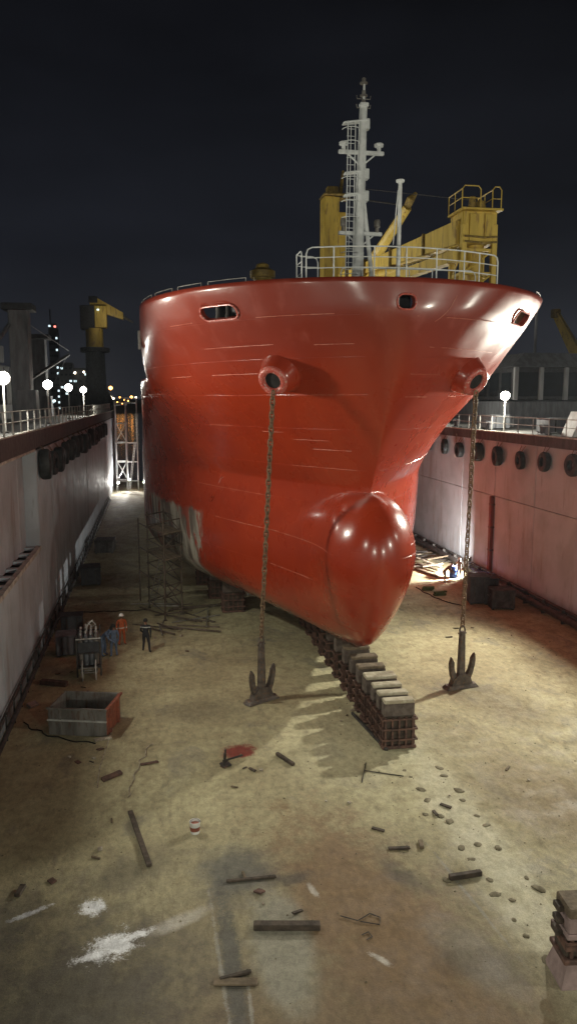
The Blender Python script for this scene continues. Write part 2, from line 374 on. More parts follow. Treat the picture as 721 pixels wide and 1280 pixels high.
def left_wall():
    t = thing('dock_wall', 'mauve dock wing wall on the left with slotted ledge and white coping', 'wall', (XL, 0, 0))
    YR = 42.4                               # the recess with the slotted ledge ends here
    MB().box((-2.4, (YN+YF)/2, 5.45), (3.2, YF-YN, 10.9)).build('wall_core', 'band', t)
    cache = {}
    def plate(x, ya, yb, z0, z1, mat='wall'):
        key = (round(yb-ya, 3), round(z1-z0, 3), mat)
        if key not in cache: cache[key] = MB().cham((0, 0, 0), (.10, yb-ya-.05, z1-z0-.03), .012).mesh('wall_plate', MT[mat])
        ob('wall_plate', cache[key], t, (x-.05+random.uniform(-.008, .008), (ya+yb)/2, (z0+z1)/2))
    y = YN
    while y < YR-1:
        yb = min(y+9.4, YR)
        plate(0, y, yb, 0, 5.30); plate(-.72, y, yb, 5.30, 10.62); y = yb
    MB().box((-.45, (YN+YR)/2, 2.62), (.68, YR-YN-.02, 5.2)).build('lower_core', 'band', t)
    MB().box((-.44, YR+.06, 7.95), (.80, .12, 5.3)).build('recess_end_plate', 'wall', t)
    y = YR
    while y < YF-3:
        plate(0, y+.12 if y == YR else y, y+6, 0, 10.62); y += 6
    MB().box((-.45, (YR+YF)/2+.2, 5.3), (.66, YF-YR-.4, 10.6)).build('upper_core', 'band', t)
    # ledge beams and the slots between them
    MB().box((-.08, (YN+YR)/2, 5.38), (.24, YR-YN, .16)).build('ledge_beam', 'lwhite', t)
    MB().box((.042, (YN+YR)/2, 5.36), (.02, YR-YN, .22)).build('ledge_edge', 'cap', t)
    cm = MB().box((0, 0, 0), (.50, .42, .16)).mesh('ledge_tread', MT['wall'])
    y = YR-.5
    while y > 8:
        ob('ledge_tread', cm, t, (-.46, y, 5.385)); y -= 1.75
    cp = MB()
    for i in range(9):
        a = YN+i*(YR-YN)/9; b = YN+(i+1)*(YR-YN)/9
        MB().cham((-.30, (a+b)/2, 10.66), (.62, b-a-.04, .15), .04, (0, random.uniform(-.02, .02), random.uniform(-.003, .003))).build('coping_stone', 'cap', t)
    MB().box((-.12, (YN+YF)/2, 11.19), (.22, YF-YN, .92)).build('deck_edge_band', 'band', t)
    MB().box((-.12, (YN+YF)/2, 11.69), (.30, YF-YN, .06)).build('coping', 'cap', t)
    MB().box((-3.5, (YN+YF)/2, 11.45), (6.5, YF-YN, .36)).build('walkway_deck', 'deckplate', t)
left_wall()

def guard_rail(name, label, x, z, y0, y1, step, postd, h, mat, rails):
    t = thing(name, label, 'railing', (x, y0, z))
    pm = MB().box((0, 0, h/2), postd).mesh('post', MT[mat])
    n = int((y1-y0)/step)
    for i in range(n+1): ob('post', pm, t, (0, i*step, 0))
    for zr in rails: MB().tube((0, -.1, zr), (0, n*step+.1, zr), .028, 6).build('rail', mat, t)
    return t
guard_rail('guard_rail', 'pale picket railing along the top of the left dock wall', -6.5, 11.72, 24, 118, 2.2, (.07, .12, 1.05), 1.05, 'lwhite', (1.05, .55))
guard_rail('guard_rail', 'thin pipe railing along the top of the right dock wall', 24.62, 11.07, 24, 118, 2.1, (.05, .05, 1.05), 1.05, 'lwhite', (1.05, .55))

# ------------------------------------------------------------------ flood lamps on the dock walls
def flood_lamp(loc, h, inward, label, watts, group, target=None):
    t = thing('flood_lamp', label, 'lamp', loc, 0, group)
    MB().tube((0, 0, 0), (0, 0, h-.3), .06, 8, .045).build('pole', 'lwhite', t)
    MB().cham((0, 0, .04), (.34, .34, .08), .02).build('foot_plate', 'steel', t)
    aimv = Vector((inward*.30, -.90, -.28)).normalized(); q = aimv.to_track_quat('Z', 'Y').to_matrix().to_4x4()
    hm = Matrix.Translation((0, 0, h)) @ q @ Matrix.Scale(1.05, 4)
    MB().lathe([(.10, -.26), (.20, -.20), (.33, .0), (.35, .05), (.32, .06), (.30, .0)], 18, hm).build('head', 'steel', t, True)
    MB().lathe([(.02, .17), (.14, .15), (.24, .10), (.305, .02), (.305, .0)], 18, hm).build('lens', 'lens', t, True)
    if target:      # a shaded flood head that throws its light one way
        lp = Vector((0, 0, h))+aimv*.72
        light('lamp_light', 'SPOT', lp, watts, parent=t, radius=.38, rot=aim(lp+Vector(loc), target[0]), spot=R(target[1]), blend=.55)
    elif watts:
        light('lamp_light', 'POINT', Vector((0, 0, h))+aimv*.72, watts, parent=t, radius=.42)
    return t
for i, (y, w) in enumerate(((-32.0, 9), (12.0, .9), (32.0, 2.0), (40.6, .25), (57.0, 5.0), (70.5, 3.0), (85.0, .35))):  # first lamp is unseen, added far behind the camera as fill
    flood_lamp((-7.45, y, 11.64), 2.75, 1, ('lit flood lamp on pole, %s in the partly added row along the left dock wall' % ORD[i]), LAMP_W*w, 'flood lamps on the left wall', {32: ((7, 28, 6), 152), 57: ((11, 48, 22), 76), 70.5: ((12, 62, 24), 76)}.get(y))
for i, (y, w) in enumerate(((-34.0, 10), (10.0, 2.2), (24.0, .3), (38.5, 8.2), (53.2, .9), (68, .4))):  # row opens with an added, unseen fill lamp behind the camera
    flood_lamp((25.5, y, 11.02), 2.6, -1, ('lit flood lamp on pole, %s in the partly added row along the right dock wall' % ORD[i]), LAMP_W*w, 'flood lamps on the right wall', {38.5: ((5, 22, 1), 128)}.get(y))

# ------------------------------------------------------------------ tyre fenders
def tyre_mesh(ro, ri, wd):
    prof = [(ri, -wd*.42), (ri+.05, -wd*.5), (ro*.80, -wd*.52), (ro*.95, -wd*.42), (ro, -wd*.25), (ro, wd*.25), (ro*.95, wd*.42), (ro*.80, wd*.52), (ri+.05, wd*.5), (ri, wd*.42), (ri+.10, wd*.2), (ri+.10, -wd*.2)]
    return MB().lathe(prof, 24, Matrix.Rotation(R(90), 4, 'Y'), True).mesh('tyre', MT['tyre'], True)
TY = tyre_mesh(.66, .30, .48); TYL = tyre_mesh(.78, .34, .56)
def tyres(ys, x, z, side, me, rad, topz):
    for i, y in enumerate(ys):
        where = ('right' if side > 0 else 'left')
        t = thing('tyre_fender', '%s black tyre fender from the near end on the %s dock wall' % (ORD[i], where), 'tyre', (x, y+random.uniform(-.12, .12), z), 0, 'tyre fenders on the %s wall' % where)
        r = ob('tyre', me, t); r.rotation_euler = (random.uniform(0, 6), random.uniform(-.08, .08), random.uniform(-.2, .2)); k = random.uniform(.86, 1.1); r.scale = (k*random.uniform(.85, 1.15), k, k); t.location.z += random.uniform(-.14, .10)
        for s in (-.28, .28): MB().tube((-side*.0, s*.6, rad*.92), (side*.22, s, topz-z), .022, 5).build('hanging_chain', 'chain', t)
tyres([41.0, 44.4, 47.8, 51.3, 54.6, 58.2, 61.5, 65, 68.5, 72], XR-.28, 9.42, 1, TY, .66, 10.4)
tyres([43.6, 46.4, 49.6, 53.0, 56.5, 60, 63.5, 67, 71, 75, 79, 83, 87, 91, 95], XL+.32, 9.72, -1, TYL, .78, 10.75)

# red timber fender bar, base pipes
def fbar():
    t = thing('fender_bar', 'dark red vertical fender bar on the right dock wall beside the bright work light', 'fender', (XR-.14, 52.1, 0))
    MB().cham((0, 0, 3.15), (.26, .36, 6.3), .03).build('timber', 'redbar', t)
    for z in (.6, 2.3, 4.0, 5.7): MB().cham((.02, 0, z), (.3, .5, .12), .02).build('bracket', 'rustframe', t)
fbar()
def pipe_run(x, y0, y1, z, r, label, side, step):
    t = thing('pipe_run', label, 'pipe', (x, y0, 0))
    MB().tube((0, 0, z), (0, y1-y0, z), r, 12).build('pipe', 'steel', t, True)
    MB().tube((side*.28, 0, z+.32), (side*.28, y1-y0, z+.32), r*.45, 8).build('pipe', 'steel', t, True)
    bm = MB().box((side*.15, 0, (z+.42)/2), (.36, .05, z+.42) if r > .15 else (.07, .05, z+.42)).mesh('bracket', MT['steel'])
    y = 1.
    while y < y1-y0: ob('bracket', bm, t, (0, y, 0)); y += step
pipe_run(XR-.75, 30, 100, .45, .24, 'dark pipes on brackets along the foot of the right dock wall', 1, 2.4)
pipe_run(XL+.42, 22, 100, .62, .10, 'dark hose rail on brackets along the foot of the left dock wall', -1, 1.7)

# ------------------------------------------------------------------ the ship
ZK, ZD = 2.05, 17.65
def itp(x, t):
    xs = [a for a, _ in t]
    if x <= xs[0]: return t[0][1]
    if x >= xs[-1]: return t[-1][1]
    i = bisect.bisect_right(xs, x)-1; (a, b), (c, d) = t[i], t[i+1]; return b+(d-b)*(x-a)/(c-a)
T_YS = [(2.05, 33.6), (3, 32.5), (4, 31.8), (6, 31.15), (8, 30.95), (9.4, 30.85), (10, 30.51), (12.04, 29.27), (13.6, 28.42), (15.07, 27.6), (16.4, 27.0), (17.65, 26.95)]   # stem of the upper body
T_LL = [(2.05, 31), (9.6, 29.6), (10.4, 29.2), (11.2, 28.6), (12.1, 26.8), (12.87, 24), (13.85, 20.3), (15.6, 16.3), (16.5, 13.9), (17.65, 10.6)]
T_YB = [(2.05, 33.0), (2.5, 31.2), (3, 30.4), (4, 29.5), (5, 29.0), (6, 28.74), (6.8, 28.7), (7.4, 28.7)]      # nose of the bulb body
T_WB = [(2.05, .3), (2.5, .5), (3, .75), (4, 1.15), (5, 1.5), (6, 1.76), (6.8, 1.9), (7.4, 1.9)]
ZB0, ZB1 = 6.8, 9.42
def smt(x, t): return sum(itp(x+d, t) for d in (-.3, -.15, 0, .15, .3))/5
_c = {}
def zt(z):
    z = round(z, 4)
    if z not in _c:
        u = min(max((z-9.5)/(ZD-9.5), 0), 1); q = max(0, (z-ZB0)/(ZB1-ZB0)); e = math.sqrt(max(0, 1-q*q))
        yb = smt(min(z, ZB0), T_YB)+2.1*(1-e) if z < ZB1 else 99.
        _c[z] = (smt(z, T_YS), smt(z, T_LL), 1+u, yb, smt(min(z, ZB0), T_WB), 9.9-.42*u, e)
    return _c[z]
def ystart(z): q = zt(z); return min(q[0], q[3])
def hw(Y, z):
    ys, L, m, yb, wbm, B, e = zt(z)
    t = min(max((Y-ys)/L, 0), 1); w = B*(1-(1-t)**2)**(1/m) if t > 0 else 0.
    if Y > yb:
        t = min((Y-yb)/43, 1); a = 9.9*(1-(1-t)**2)
        s = min((Y-yb)/2.4, 1); b = wbm*math.sqrt(1-(1-s)**2)*(1-min(max((Y-yb-1.5)/12, 0), 1))**1.8
        lo = (a**2.2+b**2.2)**(1/2.2)*e**.8
        d = abs(w-lo); kk = .12*min(1, (Y-yb)/3); w = max(w, lo) + ((kk-d)**2/(4*kk) if d < kk else 0)
    Rb = min(2.2, .45*w); zb = ZK+Rb
    if z < zb and Rb > 0: q = (zb-z)/Rb; w -= Rb*(1-math.sqrt(max(0, 1-q*q)))
    return max(w, 0.)
def hull_cast(px, py):
    d = (W(px, py, 1)-Vector((0, 0, CAMZ)))
    for i in range(3500):
        Y = 25+i*.02; p = Vector((0, 0, CAMZ))+d*Y
        if ZK <= p.z <= ZD and abs(p.x-XC) < hw(Y, p.z): return p
def hull_normal(p):
    sgn = 1 if p.x > XC else -1; e = .02
    dwy = (hw(p.y+e, p.z)-hw(p.y-e, p.z))/(2*e); dwz = (hw(p.y, p.z+e)-hw(p.y, p.z-e))/(2*e)
    return Vector((sgn, -dwy, -dwz)).normalized()

ship = thing('cargo_ship', 'red cargo ship with bulbous bow standing on keel blocks in the dock', 'ship', (XC, 27, ZK))
S0 = Vector((XC, 27, ZK))
def L(p): return Vector(p)-S0        # world to ship space

def hull_mesh():
    NZ, NY = 84, 84; YE = 62.
    bm = bmesh.new(); rows = {1: [], -1: []}
    zs = [ZK+(ZD-ZK)*(i/NZ) for i in range(NZ+1)]
    zs = sorted(set([ZK, ZK+.05, ZK+.12, ZK+.22] + zs + [8.9, 9.0, 9.1, 9.18, 9.25, 9.3, 9.35, 9.38, 9.40, 9.415, 9.44, 9.5]))
    def cols(z):
        ys = ystart(z)
        out = [ys+(YE-ys)*(j/NY)**1.9 for j in range(NY+1)] + [72, 84, 98, 112, 122]
        return [(y, hw(y, drop(y, z))) for y in out]
    def drop(y, z):             # assumed step behind the bow, lets the wall lamps reach the cranes
        f = min(max((y-40.6)/1.3, 0), 1); top = ZD-3.2*f; return ZK+(z-ZK)*(top-ZK)/(ZD-ZK)
    def stern(y): return 1 if y < 98 else 1-.35*((y-98)/24)**2
    grid = [[(y, w*stern(y), drop(y, z)) for y, w in cols(z)] for z in zs]
    rim = grid[-1]; ins = []
    for y, w, z in rim:
        nw = max(w-.16, 0); ins.append((y+(.22 if w < 1.2 else .12*max(0, 1-(y-27)/6)), nw, z))
    dk = []
    for y, w, z in ins:
        y2 = max(y, ystart(16.15)+.25); zd = drop(y2, 16.15); w2 = hw(y2, zd)*stern(y2)
        dk.append((y2, max(min(w2-.16, w), 0) if w > 1e-6 else 0, zd))
    grid.append(ins); grid.append(dk)
    M = len(grid[0]); vs = {}
    for s in (1, -1):
        for r, row in enumerate(grid):
            for c, (y, w, z) in enumerate(row):
                if s == -1 and (c == 0 or w < 1e-6): vs[s, r, c] = vs[1, r, c]; continue
                vs[s, r, c] = bm.verts.new(L((XC+s*(w if c else 0), y, z)))
    def face(l):
        u = []
        for v in l:
            if v not in u: u.append(v)
        if len(u) > 2:
            try: return bm.faces.new(u)
            except ValueError: return None
    NR = len(grid)
    for s in (1, -1):
        for r in range(NR-1):
            for c in range(M-1):
                q = [vs[s, r, c], vs[s, r, c+1], vs[s, r+1, c+1], vs[s, r+1, c]]
                f = face(q if s == 1 else q[::-1])
                if f: f.smooth = r < NR-3
    for r, flip in ((0, 0), (NR-1, 1)):         # keel plate and forecastle deck
        for c in range(M-1):
            q = [vs[1, r, c], vs[-1, r, c], vs[-1, r, c+1], vs[1, r, c+1]]; face(q[::-1] if flip else q)
    loop = [vs[1, r, M-1] for r in range(NR)] + [vs[-1, r, M-1] for r in range(NR-1, -1, -1)]; face(loop)
    bmesh.ops.remove_doubles(bm, verts=bm.verts, dist=1e-4)
    bmesh.ops.recalc_face_normals(bm, faces=bm.faces)
    me = bpy.data.meshes.new('hull'); bm.to_mesh(me); bm.free(); me.materials.append(MT['hull']); return me
hull = ob('hull', hull_mesh(), ship)

# openings cut through the bulwark, each with a frame
def rrect(a, b, r, n=6):
    pts = []
    for cx, cy, s in ((a-r, b-r, 0), (-a+r, b-r, 90), (-a+r, -b+r, 180), (a-r, -b+r, 270)):
        for i in range(n+1): q = R(s+90*i/n); pts.append((cx+r*math.cos(q), cy+r*math.sin(q)))
    return pts
def frame_at(p, n):
    x = Vector((0, 0, 1)).cross(n).normalized(); y = n.cross(x).normalized(); return x, y, n
fair = []
for (px, py, a, b, r) in ((273.5, 391, .98, .27, .26), (508, 377, .33, .24, .22), (0, 0, .98, .27, .26)):
    if px: p = hull_cast(px, py)
    else:
        q = fair[0][0]; p = Vector((2*XC-q.x, q.y, q.z))
    n = hull_normal(p); fair.append((p, n, a, b, r))
cutters = []
for p, n, a, b, r in fair:
    x, y, n2 = frame_at(p, n); pts = rrect(a, b, r); m = MB(); k = len(pts)
    vs = [L(p+x*u+y*v+n*d) for d in (.5, -.75) for u, v in pts]
    m.add(vs, [tuple(range(k-1, -1, -1)), tuple(range(k, 2*k))] + [(i, (i+1) % k, k+(i+1) % k, k+i) for i in range(k)])
    me = m.mesh('cut', MT['hull']); b2 = bmesh.new(); b2.from_mesh(me); bmesh.ops.recalc_face_normals(b2, faces=b2.faces); b2.to_mesh(me); b2.free()
    c = ob('cut', me, ship); cutters.append(c)
    md = hull.modifiers.new('cut', 'BOOLEAN'); md.object = c; md.operation = 'DIFFERENCE'; md.solver = 'EXACT'
bpy.context.view_layer.update()
dg = bpy.context.evaluated_depsgraph_get()
newme = bpy.data.meshes.new_from_object(hull.evaluated_get(dg)); hull.modifiers.clear(); hull.data = newme; newme.name = 'hull'
for c in cutters: bpy.data.objects.remove(c)
for i, (p, n, a, b, r) in enumerate(fair):
    x, y, n2 = frame_at(p, n)
    fr = MB().path([L(p+x*u+y*v+n*(hull_off)) for u, v in rrect(a+.03, b+.03, r+.03) for hull_off in (.015,)], .038, 8, True).build('fairlead_frame', 'lip', ship, True)
    fr['label'] = ['long oval fairlead opening left of the anchor pipe', 'small round fairlead opening at the stem', 'long oval fairlead opening at the right end of the bow'][i]
    if a > .5:
        for u in (-.42, .15):
            MB().lathe([(.10, -.42), (.13, -.38), (.09, -.25), (.09, .25), (.13, .38), (.10, .42)], 12, Matrix.Translation(L(p+x*u-n*.42)) @ Matrix.Rotation(0, 4, 'Z')).build('roller', 'steel', fr, True)

for i, (p, n, a, b, r) in enumerate(fair):
    q = p-n*1.9; x, y, _ = frame_at(p, n); rz = math.atan2(x.y, x.x)
    m = MB().cham((0, 0, .75), (2.9 if a > .5 else 1.6, .7, 1.5), .05); m.tube((-1.2 if a > .5 else -.6, -.25, .8), (1.2 if a > .5 else .6, -.25, .8), .42, 14)
    m.build('fairlead_backing', 'nightdark', ship, False, L((q.x, q.y, 16.2)), (0, 0, rz))  # unseen dark block added behind each opening so it reads dark
# anchor pipes
HAW = []
for s in (-1, 1):
    end = Vector((XC+s*(4.30 if s < 0 else 4.05), 29.80, 14.06)); base = Vector((XC+s*3.66, 30.70, 14.60))
    ax = (end-base).normalized(); q = ax.to_track_quat('Z', 'Y').to_matrix().to_4x4(); ln = (end-base).length
    m = Matrix.Translation(L(base)) @ q
    hp = MB().lathe([(1.30, -1.2), (1.16, -.25), (1.02, .15), (.80, .62), (.68, ln-.10), (.60, ln)], 30, m).build('anchor_pipe', 'hull', ship, True)
    lip = [(.47+.145*math.cos(R(a)), ln+.03+.13*math.sin(R(a))) for a in range(0, 360, 36)]
    MB().lathe(lip, 30, m, True).build('pipe_lip', 'lip', hp, True)
    MB().lathe([(.48, ln-.02), (.46, ln+.012), (.02, ln+.012)], 24, m).build('bore_shade_disc', 'dark', hp, True)  # near-black disc at the mouth, stands in for the shade inside the pipe
    HAW.append(end+ax*.05)

# weld seams
def seam(side, z, y0, y1, zz=None, r=.013):
    pts = []; n = max(4, int((y1-y0)/.35)); zz = z if zz is None else zz
    for i in range(n+1):
        y = y0+(y1-y0)*i/n; q = z+(zz-z)*i/n; pts.append(L((XC+side*(hw(y, q)+.004), y, q)))
    MB().path(pts, [r*random.uniform(.5, 1.2) for _ in pts], 5).build('weld_seam', 'seam', ship)
for a in ((-1, 15.42, 29.7, 32.9), (-1, 15.36, 27.85, 28.6), (-1, 14.36, 31.3, 33.8), (-1, 14.35, 35.5, 37.5), (-1, 13.5, 29.0, 30.2), (-1, 12.1, 36, 38), (-1, 11.2, 30.6, 32.2), (-1, 11.6, 31.2, 32.8), (-1, 11.9, 33, 34.2), (-1, 10.36, 30.9, 34.1), (-1, 8.66, 36.4, 43.4), (-1, 6.95, 30.6, 41.6), (-1, 5.2, 33, 37), (-1, 16.4, 27.6, 29.4), (-1, 16.43, 32.3, 34),
          (-1, 14.9, 38.8, 41.0), (-1, 13.6, 40, 44), (1, 16.32, 27.1, 30.3), (1, 15.27, 27.8, 30.8), (1, 14.28, 28.2, 29.0), (1, 13.42, 28.75, 29.5), (1, 13.45, 30.8, 31.6), (1, 7.4, 29.5, 30.4)):
    seam(*a)
for sd in (-1, 1):
    for z in (3.5, 5.2, 6.95, 8.66, 10.36, 12.1, 13.5, 14.9, 16.35):
        y0 = ystart(z)+.25; pts = []
        for i in range(61):
            y = y0+((60 if z < 13.8 else 40.3)-y0)*(i/60)**1.4; pts.append(L((XC+sd*(hw(y, z)+.001), y, z)))
        MB().path(pts, .009, 5).build('plate_joint', 'hull', ship)
for s, y, z0, z1 in ((1, 27.32, 16.15, 17.1),):
    MB().path([L((XC+s*(hw(y+(17-z)*.1*0, z)+.004), y, z)) for z in [z0+(z1-z0)*i/8 for i in range(9)] if hw(y, z) > .05], .010, 5).build('weld_seam', 'seam', ship)

# rails on the forecastle
def deck_edge(s, y, inset=.1): return Vector((XC+s*max(hw(y, ZD)-inset, 0), y+inset*.8*max(0, 1-(y-27)/6), ZD))
def edge_pts(wmin, wmax, n, inset=.14):
    out = []
    for i in range(n+1):
        w = wmin+(wmax-wmin)*i/n; lo, hi = 26.95, 45.
        for _ in range(40):
            mid = (lo+hi)/2
            if hw(mid, ZD) < abs(w): lo = mid
            else: hi = mid
        out.append(Vector((XC+w*.985, lo+inset, ZD-.02)))
    return out
def ship_rail(pts, h, mids, posts, r=.026, mat='white', name='bow_railing', curved=True):
    pr = None; up = Vector((0, 0, 1)); m = MB()
    top = [p+up*h for p in pts]
    if curved:
        d0 = (top[1]-top[0]).normalized(); d1 = (top[-2]-top[-1]).normalized()
        top = [pts[0], pts[0]+up*(h-.22), pts[0]+up*(h-.06)+d0*.06, pts[0]+up*h+d0*.22] + top[1:-1] + [pts[-1]+up*h+d1*.22, pts[-1]+up*(h-.06)+d1*.06, pts[-1]+up*(h-.22), pts[-1]]
    main = m.path([L(p) for p in top], r, 7).build(name, mat, ship, True)
    for q in mids: MB().path([L(p+up*q) for p in pts], r*.7, 6).build('mid_rail', mat, main, True)
    for k in posts: MB().tube(L(pts[k]), L(pts[k]+up*h), r, 6).build('post', mat, main, True)
    return main
ep = edge_pts(-3.45, 4.15, 32)
ship_rail(ep, 1.08, (.36, .72), (4, 10, 15, 20, 25, 28))
ship_rail([Vector((x, 31.2, ZD-.3)) for x in (7.6, 8.5, 9.5, 10.5, 11.5, 12.5, 13.4)], 1.30, (.5, .9), (1, 2, 3, 4, 5))
ship_rail([Vector((5.35, y, ZD-.3)) for y in (27.9, 28.4, 28.9)] + [Vector((x, 29.1, ZD-.3)) for x in (5.6, 5.9, 6.2)], 1.28, (.5, .9), (2,))
for s in (-1, 1):
    for y0, y1 in ((29.0, 30.3), (30.6, 31.9), (32.3, 33.9), (34.4, 36.2), (36.7, 39)):
        if s == 1 and y0 < 29.5: continue
        pts = [deck_edge(s, y0+(y1-y0)*i/5) for i in range(6)]
        ship_rail(pts, .15, (), (0, 5), .018, 'galv', 'bulwark_rail', False)
# jackstaff
js = MB().tube(L((8.9, 27.75, 16.2)), L((8.93, 27.75, 21.05)), .085, 10, .07).build('jackstaff', 'white', ship, True)
MB().lathe([(.07, 0), (.15, .05), (.16, .12), (.03, .14)], 12, Matrix.Translation(L((8.93, 27.75, 21.03)))).build('staff_cap', 'white', js, True)
MB().tube(L((8.72, 27.8, 18.9)), L((8.86, 27.77, 20.8)), .02, 5).build('stay', 'white', js)

# foremast
def foremast():
    B = Vector((8.82, 32.9, 16.15)); o = lambda x, y, z: L(B+Vector((x, y, (z if z < 18.8 else 18.8+(z-18.8)*.885)-16.15)))
    mast = MB().path([o(-.1, 0, 16.15), o(-.05, 0, 20.0), o(.02, 0, 22.6), o(.10, 0, 26.4)], [.27, .24, .20, .16], 10).build('foremast', 'white', ship, True)
    MB().path([o(.75, .2, 16.15), o(.55, .1, 19.0), o(.12, 0, 22.4)], [.11, .10, .09], 8).build('leg', 'white', mast, True)
    MB().path([o(-.15, 1.1, 16.15), o(-.05, .6, 19.0), o(.05, .05, 22.6)], [.10, .09, .08], 8).build('leg', 'white', mast, True)
    for z, w in ((24.25, .98), (20.55, .95)):
        c = MB().cham(o(.03, 0, z), (2*w, .16, .15), .02).build('crosstree', 'white', mast)
        for s in (-1, 1):
            MB().tube(o(.03+s*w*.62, 0, z-.06), o(.03+s*.12, 0, z-.52), .035, 6).build('brace', 'white', c)
            m = MB().tube(o(.03+s*w*.78, 0, z+.06), o(.03+s*w*.78, 0, z+.30), .09, 10)
            if z > 22: m.lathe([(.10, 0), (.19, .03), (.20, .13), (.12, .18)], 14, Matrix.Translation(o(.03+s*w*.78, 0, z+.27)))
            else: m.lathe([(.07, 0), (.13, .05), (.14, .25), (.10, .34), (.03, .36)], 12, Matrix.Translation(o(.03+s*w*.78, 0, z+.28)))
            m.build('mast_light', 'white' if z > 22 else 'galv', c, True)
    for z, l in ((25.6, .80), (23.35, .72), (22.35, .72)):
        MB().cham(o(-.12-l/2+.28, 0, z), (l+.28, .36, .07), .015, (0, R(-9), 0)).build('platform', 'white', mast)
        MB().cham(o(.24, 0, z-.08), (.22, .32, .42), .02).build('equipment_box', 'white', mast)
    # ladder with cage
    lad = MB(); xa, xb = -.60, -.28
    for x in (xa, xb): lad.tube(o(x-.05, -.12, 16.2), o(x+.02, -.12, 25.6), .024, 5)
    z = 16.6
    while z < 25.5: lad.tube(o(xa-.03, -.12, z), o(xb-.03, -.12, z), .013, 4); z += .32
    lad.build('ladder', 'white', mast)
    for z in (17.6, 18.6, 19.6, 21.2, 21.95, 23.0, 24.6, 25.2):
        MB().path([o(-.44+.36*math.cos(R(a))-.03, -.12-.42*math.sin(R(a)), z) for a in range(0, 181, 20)], .018, 5).build('cage_hoop', 'white', mast)
    MB().tube(o(-.62, -.5, 17.6), o(-.55, -.5, 25.2), .015, 5).build('cage_bar', 'white', mast)
    MB().tube(o(.10, 0, 26.3), o(.12, 0, 27.3), .05, 8).build('top_pole', 'white', mast, True)
    for z, x in ((26.35, 0), (26.75, .05), (27.3, .12)):
        MB().lathe([(.03, 0), (.17, .02), (.17, .06), (.09, .08), (.09, .22), (.03, .26)], 12, Matrix.Translation(o(.10, 0, z))).build('mast_light', 'galv', mast, True)
        if z < 27:
            for s in (-1, 1): MB().path([o(.1, 0, z-.1), o(.1+s*.28, 0, z-.1), o(.1+s*.3, 0, z+.05)], .022, 5).build('lamp_arm', 'galv', mast)
    MB().cham(o(.1, -.05, 26.35), (.36, .3, .16), .02).build('top_box', 'white', mast)
foremast()

